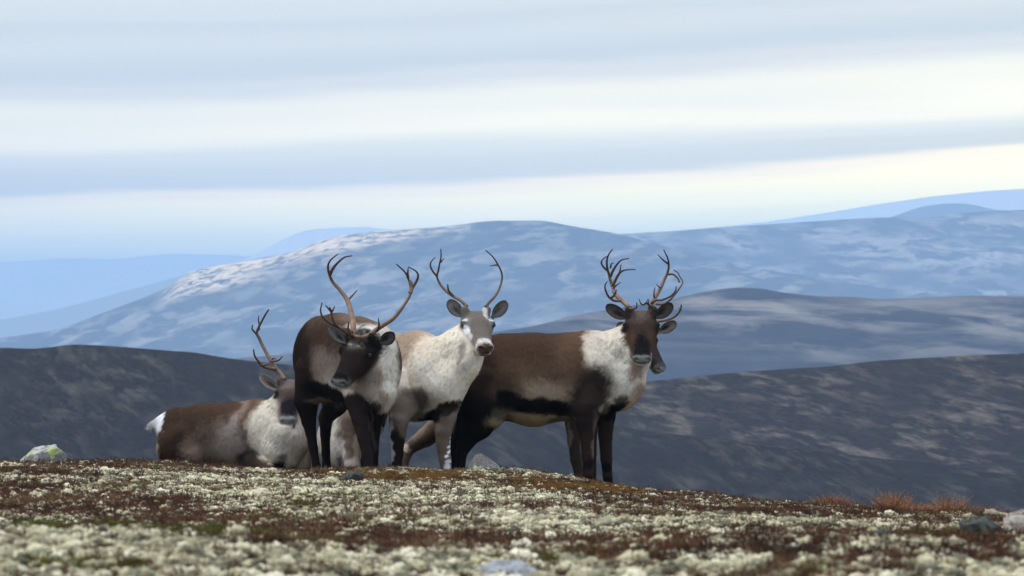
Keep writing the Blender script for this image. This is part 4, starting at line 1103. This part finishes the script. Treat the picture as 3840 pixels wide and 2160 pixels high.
spots = [
 (1260, 1230, 190, 60, 0, 1.1, (.16, .11, .08)), (1210, 1285, 140, 90, 0, .9, (.085, .052, .036)), (1235, 1310, 80, 60, 20, .9, (.075, .046, .034), .8), (1370, 1200, 90, 40, 10, .8, (.27, .20, .155), .9),
 (1262, 1405, 120, 80, 12, 1.1, (.24, .19, .16)), (1215, 1380, 50, 60, 0, .9, (.24, .19, .155), .8), (1285, 1450, 90, 46, 22, .8, (.40, .34, .28), .9), (1250, 1435, 28, 18, 0, .9, (.5, .48, .48), .6),
 (1112, 1420, 50, 220, 2, .5, (.035, .022, .018)), (1140, 1560, 60, 110, 0, .4, (.020, .014, .013)),
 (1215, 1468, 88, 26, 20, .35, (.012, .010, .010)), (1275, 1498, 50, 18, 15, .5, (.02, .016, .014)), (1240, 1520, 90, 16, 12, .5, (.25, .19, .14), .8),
 (1330, 1530, 50, 60, 0, .5, (.035, .024, .022)), (1400, 1520, 40, 22, 20, .6, (.08, .055, .045)),
 (1440, 1320, 52, 80, 0, .5, WHITE), (1400, 1232, 60, 20, 10, .7, (.60, .55, .48)), (1345, 1228, 50, 14, 0, .8, (.62, .58, .52), .9), (1372, 1192, 95, 28, 6, .7, (.20, .145, .11)), (1455, 1400, 40, 90, 0, .5, (.62, .57, .49)), (1410, 1400, 18, 60, -15, .8, (.30, .22, .17), .8), (1432, 1450, 14, 70, -8, .8, (.32, .24, .18), .7), (1385, 1465, 40, 28, 0, .7, (.42, .34, .27), .9),
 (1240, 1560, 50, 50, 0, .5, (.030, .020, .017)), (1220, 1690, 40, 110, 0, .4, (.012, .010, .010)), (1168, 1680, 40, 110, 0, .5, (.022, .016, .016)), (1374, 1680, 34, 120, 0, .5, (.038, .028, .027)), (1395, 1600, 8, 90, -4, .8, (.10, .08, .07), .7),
]
ya = Y - .32
ants = [
 ([([(1325, 1262, 0), (1325, 1230, .03), (1320, 1185, .08), (1309, 1142, .13), (1296, 1115, .16), (1275, 1088, .19), (1250, 1060, .21), (1236, 1032, .20), (1230, 1000, .16), (1240, 975, .10), (1267, 953, .02)], 24, 4),
   ([(1238, 1030, .20), (1248, 1008, .14), (1267, 985, .08), (1292, 965, .0), (1320, 959, -.06)], 13, 4),
   ([(1302, 1128, .14), (1318, 1112, .18), (1339, 1089, .24)], 11, 4),
   ([(1322, 1246, .0), (1300, 1236, -.06), (1268, 1226, -.14), (1236, 1210, -.22), (1211, 1190, -.26), (1202, 1164, -.28), (1208, 1134, -.30)], 15, 4),
   ([(1315, 1252, -.04), (1290, 1240, -.12), (1259, 1217, -.20), (1246, 1190, -.24), (1241, 1165, -.26), (1236, 1152, -.27)], 12, 6),
   ([(1241, 1168, -.26), (1232, 1158, -.28), (1222, 1146, -.30)], 8, 4), ([(1243, 1172, -.26), (1250, 1160, -.27), (1255, 1148, -.28)], 8, 4),
   ([(1316, 1258, -.04), (1308, 1245, -.08), (1306, 1225, -.10), (1309, 1205, -.12)], 13, 4)], ya),
 ([([(1385, 1258, 0), (1412, 1236, .0), (1441, 1217, -.02), (1474, 1195, -.03), (1499, 1166, -.02), (1516, 1142, .0), (1535, 1111, .03), (1542, 1080, .05), (1533, 1051, .05), (1518, 1020, .02), (1487, 991, -.03)], 19, 5),
   ([(1538, 1100, .04), (1543, 1078, .05), (1538, 1055, .05)], 16, 16),
   ([(1545, 1082, .05), (1560, 1058, .05), (1568, 1036, .03), (1560, 1017, .0), (1532, 1001, -.05)], 12, 4),
   ([(1530, 1042, .05), (1529, 1022, .03), (1531, 1004, .01)], 12, 3),
   ([(1415, 1240, -.01), (1421, 1222, -.06), (1419, 1193, -.12)], 12, 3),
   ([(1392, 1252, -.02), (1368, 1262, -.10), (1345, 1264, -.12), (1326, 1256, -.08)], 13, 12)], ya)]
ears = [(P(1300, 1288, ya + .02), P(1234, 1228, ya + .03), (-.5, -1, -.1), dict(W=.040, inner=(.19, .19, .185), rim=(.10, .095, .09), dark=(.035, .03, .028))),
        (P(1424, 1288, ya), P(1478, 1250, ya - .02), (.35, -1, -.1), dict(W=.050, inner=(.11, .105, .10), rim=(.02, .017, .016), dark=(.02, .017, .016)))]
SPEC['dark'] = ('dark-faced reindeer with the widest antlers, head lowered to the left in front of the others', pr, H, hc, spots, (-.7, .6, 0), Y, (1290, 1762), ears, ants, 14, 46000)

# animal lying behind the crest on the left
Y = 30.9
pr = []
pr += chain([(668, 1612, 0, (86, 84)), (765, 1632, 0, (118, 108)), (880, 1634, 0, (122, 108)), (965, 1622, 0, (122, 102)), (1030, 1632, -.04, (112, 90))], Y, BROWN, .04, .028)
pr += chain([(655, 1665, -.12, (82, 62)), (700, 1715, -.16, (60, 55))], Y, BROWN, .04, .025)
pr += chain([(1010, 1610, -.02, (100, 80)), (1062, 1545, -.05, (66, 58)), (1086, 1475, -.02, (48, 48))], Y, WHITE, .04, .05)
pr += chain([(1050, 1680, -.12, (90, 75)), (1082, 1640, -.14, (80, 65)), (1098, 1560, -.08, (52, 48))], Y, WHITE, .04, .05)
pr += chain([(1120, 1660, -.02, 42), (1130, 1745, -.05, 36)], Y, (.42, .33, .26), .03, .03)
pr += chain([(950, 1730, -.15, 40), (1020, 1770, -.25, 26), (935, 1785, -.3, 18)], Y, (.10, .07, .055), .02, .014)
pr += chain([(610, 1572, -.02, 18), (572, 1592, -.03, 12)], Y, SNOW, .015, .075)
H = head_frame((1090, 1424), Y - .08, (-.04, -.60, -.80), (1, -.05, 0), 186, 1.34)
hc = dict(top=(.13, .095, .08), side=(.13, .082, .060), bridge=(.045, .035, .038), brow=(.04, .03, .028), muzzle=(.22, .23, .23), jaw=(.11, .08, .06), chin=(.38, .38, .37),
          marks=[(.05, 0, 0, .14, .16, .2, (.22, .17, .15), .9), (.68, 0, -.03, .22, .12, .10, (.028, .026, .034), .5), (.96, 0, -.08, .09, .16, .07, (.27, .28, .28), .5), (.93, 0, -.245, .06, .10, .035, (.40, .40, .38), .5)])
spots = [
 (800, 1545, 240, 60, 0, .9, (.115, .072, .050)), (690, 1600, 80, 90, 0, .9, (.085, .052, .038), .8), (960, 1540, 90, 60, -20, .8, (.20, .125, .085), .9),
 (640, 1680, 62, 80, 0, .6, (.085, .050, .034)), (672, 1700, 34, 70, 8, .7, (.022, .015, .013), .9), (584, 1680, 13, 60, 0, .7, (.42, .34, .27), .8), (600, 1585, 16, 40, 10, .6, SNOW),
 (790, 1690, 110, 60, 0, .8, (.26, .195, .155)), (850, 1640, 70, 60, -35, .9, (.35, .285, .25), .9), (880, 1700, 60, 50, 0, .8, (.36, .30, .265), .8), (760, 1630, 60, 40, -20, 1., (.17, .12, .09), .8), (905, 1540, 16, 60, 25, .9, (.34, .27, .23), .6), (870, 1590, 14, 50, 25, .9, (.40, .34, .31), .6),
 (780, 1748, 120, 12, 5, .8, (.04, .03, .025), .8),
 (1010, 1620, 78, 105, -10, .4, WHITE), (1000, 1560, 40, 70, 20, .6, WHITE), (1070, 1610, 60, 60, 0, .5, (.58, .54, .47)), (1120, 1640, 40, 90, 0, .6, (.50, .44, .37)), (1090, 1670, 60, 60, 0, .6, (.58, .54, .48)), (1070, 1590, 34, 22, 0, .8, (.34, .29, .25), .7),
 (925, 1715, 42, 30, -15, .7, (.05, .036, .030), .9), (1058, 1715, 20, 18, 0, .8, (.14, .10, .08), .8), (1045, 1752, 26, 20, 0, .5, (.02, .016, .015)),
]
ya = Y - .08
ants = [
 ([([(1066, 1424, 0), (1052, 1400, .03), (1037, 1384, .06), (1013, 1348, .11), (989, 1304, .16), (972, 1268, .18), (963, 1250, .18), (969, 1230, .16), (978, 1212, .13), (993, 1184, .08), (1007, 1161, .02)], 17, 6),
   ([(971, 1238, .17), (972, 1215, .15), (969, 1198, .13), (971, 1184, .12)], 8, 3),
   ([(966, 1256, .18), (953, 1244, .18), (945, 1232, .16), (948, 1218, .13)], 9, 4),
   ([(1034, 1386, .05), (1006, 1380, -.02), (981, 1370, -.08), (967, 1352, -.12), (955, 1334, -.15), (951, 1310, -.17)], 15, 5),
   ([(982, 1371, -.08), (1000, 1367, -.10), (1008, 1364, -.11)], 10, 4),
   ([(1017, 1352, .08), (1030, 1354, .03), (1046, 1350, -.02), (1059, 1336, -.06)], 11, 4), ([(1020, 1352, .08), (1024, 1344, .04), (1036, 1346, 0)], 8, 3)], ya),
 ([([(1118, 1424, 0), (1132, 1402, .04), (1150, 1384, .08), (1168, 1350, .12), (1186, 1300, .15), (1192, 1260, .12)], 15, 6)], ya)]
ears = [(P(1050, 1464, ya), P(975, 1410, ya), (-.15, -1, -.1), dict(W=.042, inner=(.27, .235, .205), rim=(.26, .22, .19), dark=(.07, .06, .05), colback=(.3, .26, .22))),
        (P(1126, 1464, ya + .02), P(1190, 1420, ya + .05), (.15, -1, -.1), dict(W=.042))]
SPEC['lying'] = ('reindeer lying down on the left with a white tail and a single antler showing', pr, H, hc, spots, (-1, .1, 0), Y, (850, 1760), ears, ants, 19, 42000)

# animal hidden behind the brown one: muzzle, ears, an antler tip and legs show
Y = 31.3
pr = []
pr += chain([(1715, 1430, 0, (112, 92)), (1900, 1430, 0, (135, 110)), (2150, 1425, 0, (135, 105)), (2290, 1430, 0, (108, 88))], Y, BROWN, .04, .028)
pr += chain([(2270, 1380, 0, (90, 70)), (2350, 1310, -.02, (60, 52)), (2398, 1250, -.02, (44, 44))], Y, WHITE, .04, .04)
pr += chain([(1720, 1470, -.05, 90), (1668, 1585, -.05, 50), (1596, 1640, 0, 36), (1534, 1680, .05, 24), (1516, 1725, .03, 19), (1510, 1790, 0, 18)], Y, (.17, .125, .098), **LEG)
pr += chain([(1740, 1500, .10, 70), (1712, 1600, .12, 42), (1690, 1665, .14, 22), (1688, 1790, .12, 17)], Y, DBROWN, **LEG)
pr += chain([(2180, 1480, -.08, 60), (2146, 1585, -.1, 27), (2151, 1656, -.1, 23), (2160, 1724, -.1, 21), (2172, 1785, -.1, 17), (2178, 1830, -.1, 18)], Y, (.070, .050, .042), **LEG)
pr += chain([(2230, 1480, .08, 60), (2215, 1590, .1, 26), (2218, 1700, .1, 19), (2220, 1840, .1, 17)], Y, DBROWN, **LEG)
H = head_frame((2406, 1222), Y - .05, (.42, -.42, -.79), (.86, .46, 0), 196, 1.08)
hc = dict(top=(.09, .07, .06), side=(.085, .062, .055), bridge=(.05, .042, .045), brow=(.04, .03, .03), muzzle=(.12, .125, .115), jaw=(.08, .06, .05), chin=(.36, .36, .32),
          marks=[(.98, 0, -.10, .05, .15, .07, (.30, .31, .29), .5), (.95, 0, -.25, .08, .11, .04, (.36, .36, .32), .5), (.8, .1, -.15, .08, .08, .1, (.03, .028, .028), .6)])
spots = [(1520, 1676, 16, 11, 30, .6, (.50, .42, .36)), (1580, 1615, 60, 12, -40, .8, (.30, .22, .18), .8), (1620, 1645, 70, 10, -35, .9, (.10, .07, .055), .8), (2350, 1330, 80, 80, 0, .5, WHITE), (2135, 1650, 7, 120, 5, .7, (.24, .20, .17), .7)]
ya = Y - .05
ants = [([([(2440, 1214, 0), (2470, 1206, .06), (2500, 1200, .10), (2526, 1190, .12), (2544, 1174, .10), (2553, 1158, .06), (2555, 1143, .02)], 12, 5), ([(2548, 1168, .08), (2549, 1160, .08), (2545, 1152, .1)], 7, 3)], ya)]
ears = [(P(2466, 1248, ya), P(2536, 1208, ya), (.2, -1, -.1), dict(W=.044, inner=(.22, .18, .155), rim=(.07, .055, .048), dark=(.025, .02, .02))),
        (P(2356, 1240, ya), P(2314, 1214, ya), (-.2, -1, -.1), dict(W=.040))]
SPEC['hidden'] = ('reindeer almost hidden behind the dark brown one, only its muzzle, right ear and legs showing', pr, H, hc, spots, (-1, .1, 0), Y, (2000, 1822), ears, ants, 24, 20000)

# animal lying behind the dark-faced one
Y = 30.6
pr = []
pr += chain([(1258, 1655, .45, (100, 72)), (1280, 1650, .10, (108, 84)), (1300, 1665, -.10, (104, 62))], Y, (.52, .46, .40), .04, .035)
pr += chain([(1290, 1600, 0, (70, 60)), (1325, 1540, .0, (55, 50)), (1352, 1500, .0, (42, 42))], Y, (.40, .33, .27), .04, .04)
pr += chain([(1318, 1590, -.12, 52), (1312, 1670, -.18, 32), (1318, 1740, -.22, 26), (1330, 1790, -.25, 22)], Y, (.26, .20, .165), .02, .015)
H = head_frame((1352, 1468), Y, (.50, -.30, -.81), (.70, .70, 0), 182, 1.05)
hc = dict(top=(.17, .13, .10), side=(.20, .145, .11), bridge=(.16, .115, .085), brow=(.1, .08, .06), muzzle=(.36, .35, .31), jaw=(.2, .15, .12), chin=(.42, .42, .36),
          marks=[(.985, 0, -.10, .05, .15, .07, (.46, .46, .42), .5), (.95, 0, -.25, .08, .11, .04, (.36, .36, .29), .5)])
spots = [(1200, 1650, 40, 120, 0, .5, (.60, .55, .50)), (1262, 1660, 38, 110, 0, .6, (.60, .55, .49)), (1308, 1600, 48, 66, -12, .9, (.19, .14, .115)), (1312, 1670, 24, 60, 0, .7, (.22, .17, .14), .9), (1345, 1700, 22, 70, 0, .5, (.50, .42, .33)), (1318, 1745, 20, 26, 0, .8, (.48, .43, .44), .8), (1272, 1730, 14, 30, 0, .8, (.14, .12, .11), .8), (1288, 1700, 4, 50, 0, .8, (.55, .48, .43))]
ya = Y
ants = [([([(1378, 1470, 0), (1400, 1440, .05), (1440, 1390, .1), (1475, 1330, .12), (1492, 1290, .1), (1500, 1262, .06), (1497, 1252, .05)], 13, 4), ([(1494, 1280, .1), (1503, 1268, .09), (1512, 1258, .08)], 6, 3)], ya),
        ([([(1335, 1470, 0), (1310, 1430, .05), (1280, 1370, .1), (1258, 1300, .12), (1245, 1220, .1)], 13, 4)], ya)]
ears = [(P(1385, 1500, ya), P(1430, 1475, ya), (.3, -1, -.1), dict(W=.042)), (P(1320, 1500, ya), P(1270, 1480, ya), (-.3, -1, -.1), dict(W=.042))]
SPEC['resting'] = ('pale reindeer lying behind the legs of the dark-faced one, muzzle poking out', pr, H, hc, spots, (-.6, .6, 0), Y, (1290, 1765), ears, ants, 29, 16000)

for k in SPEC: reindeer(*SPEC[k])
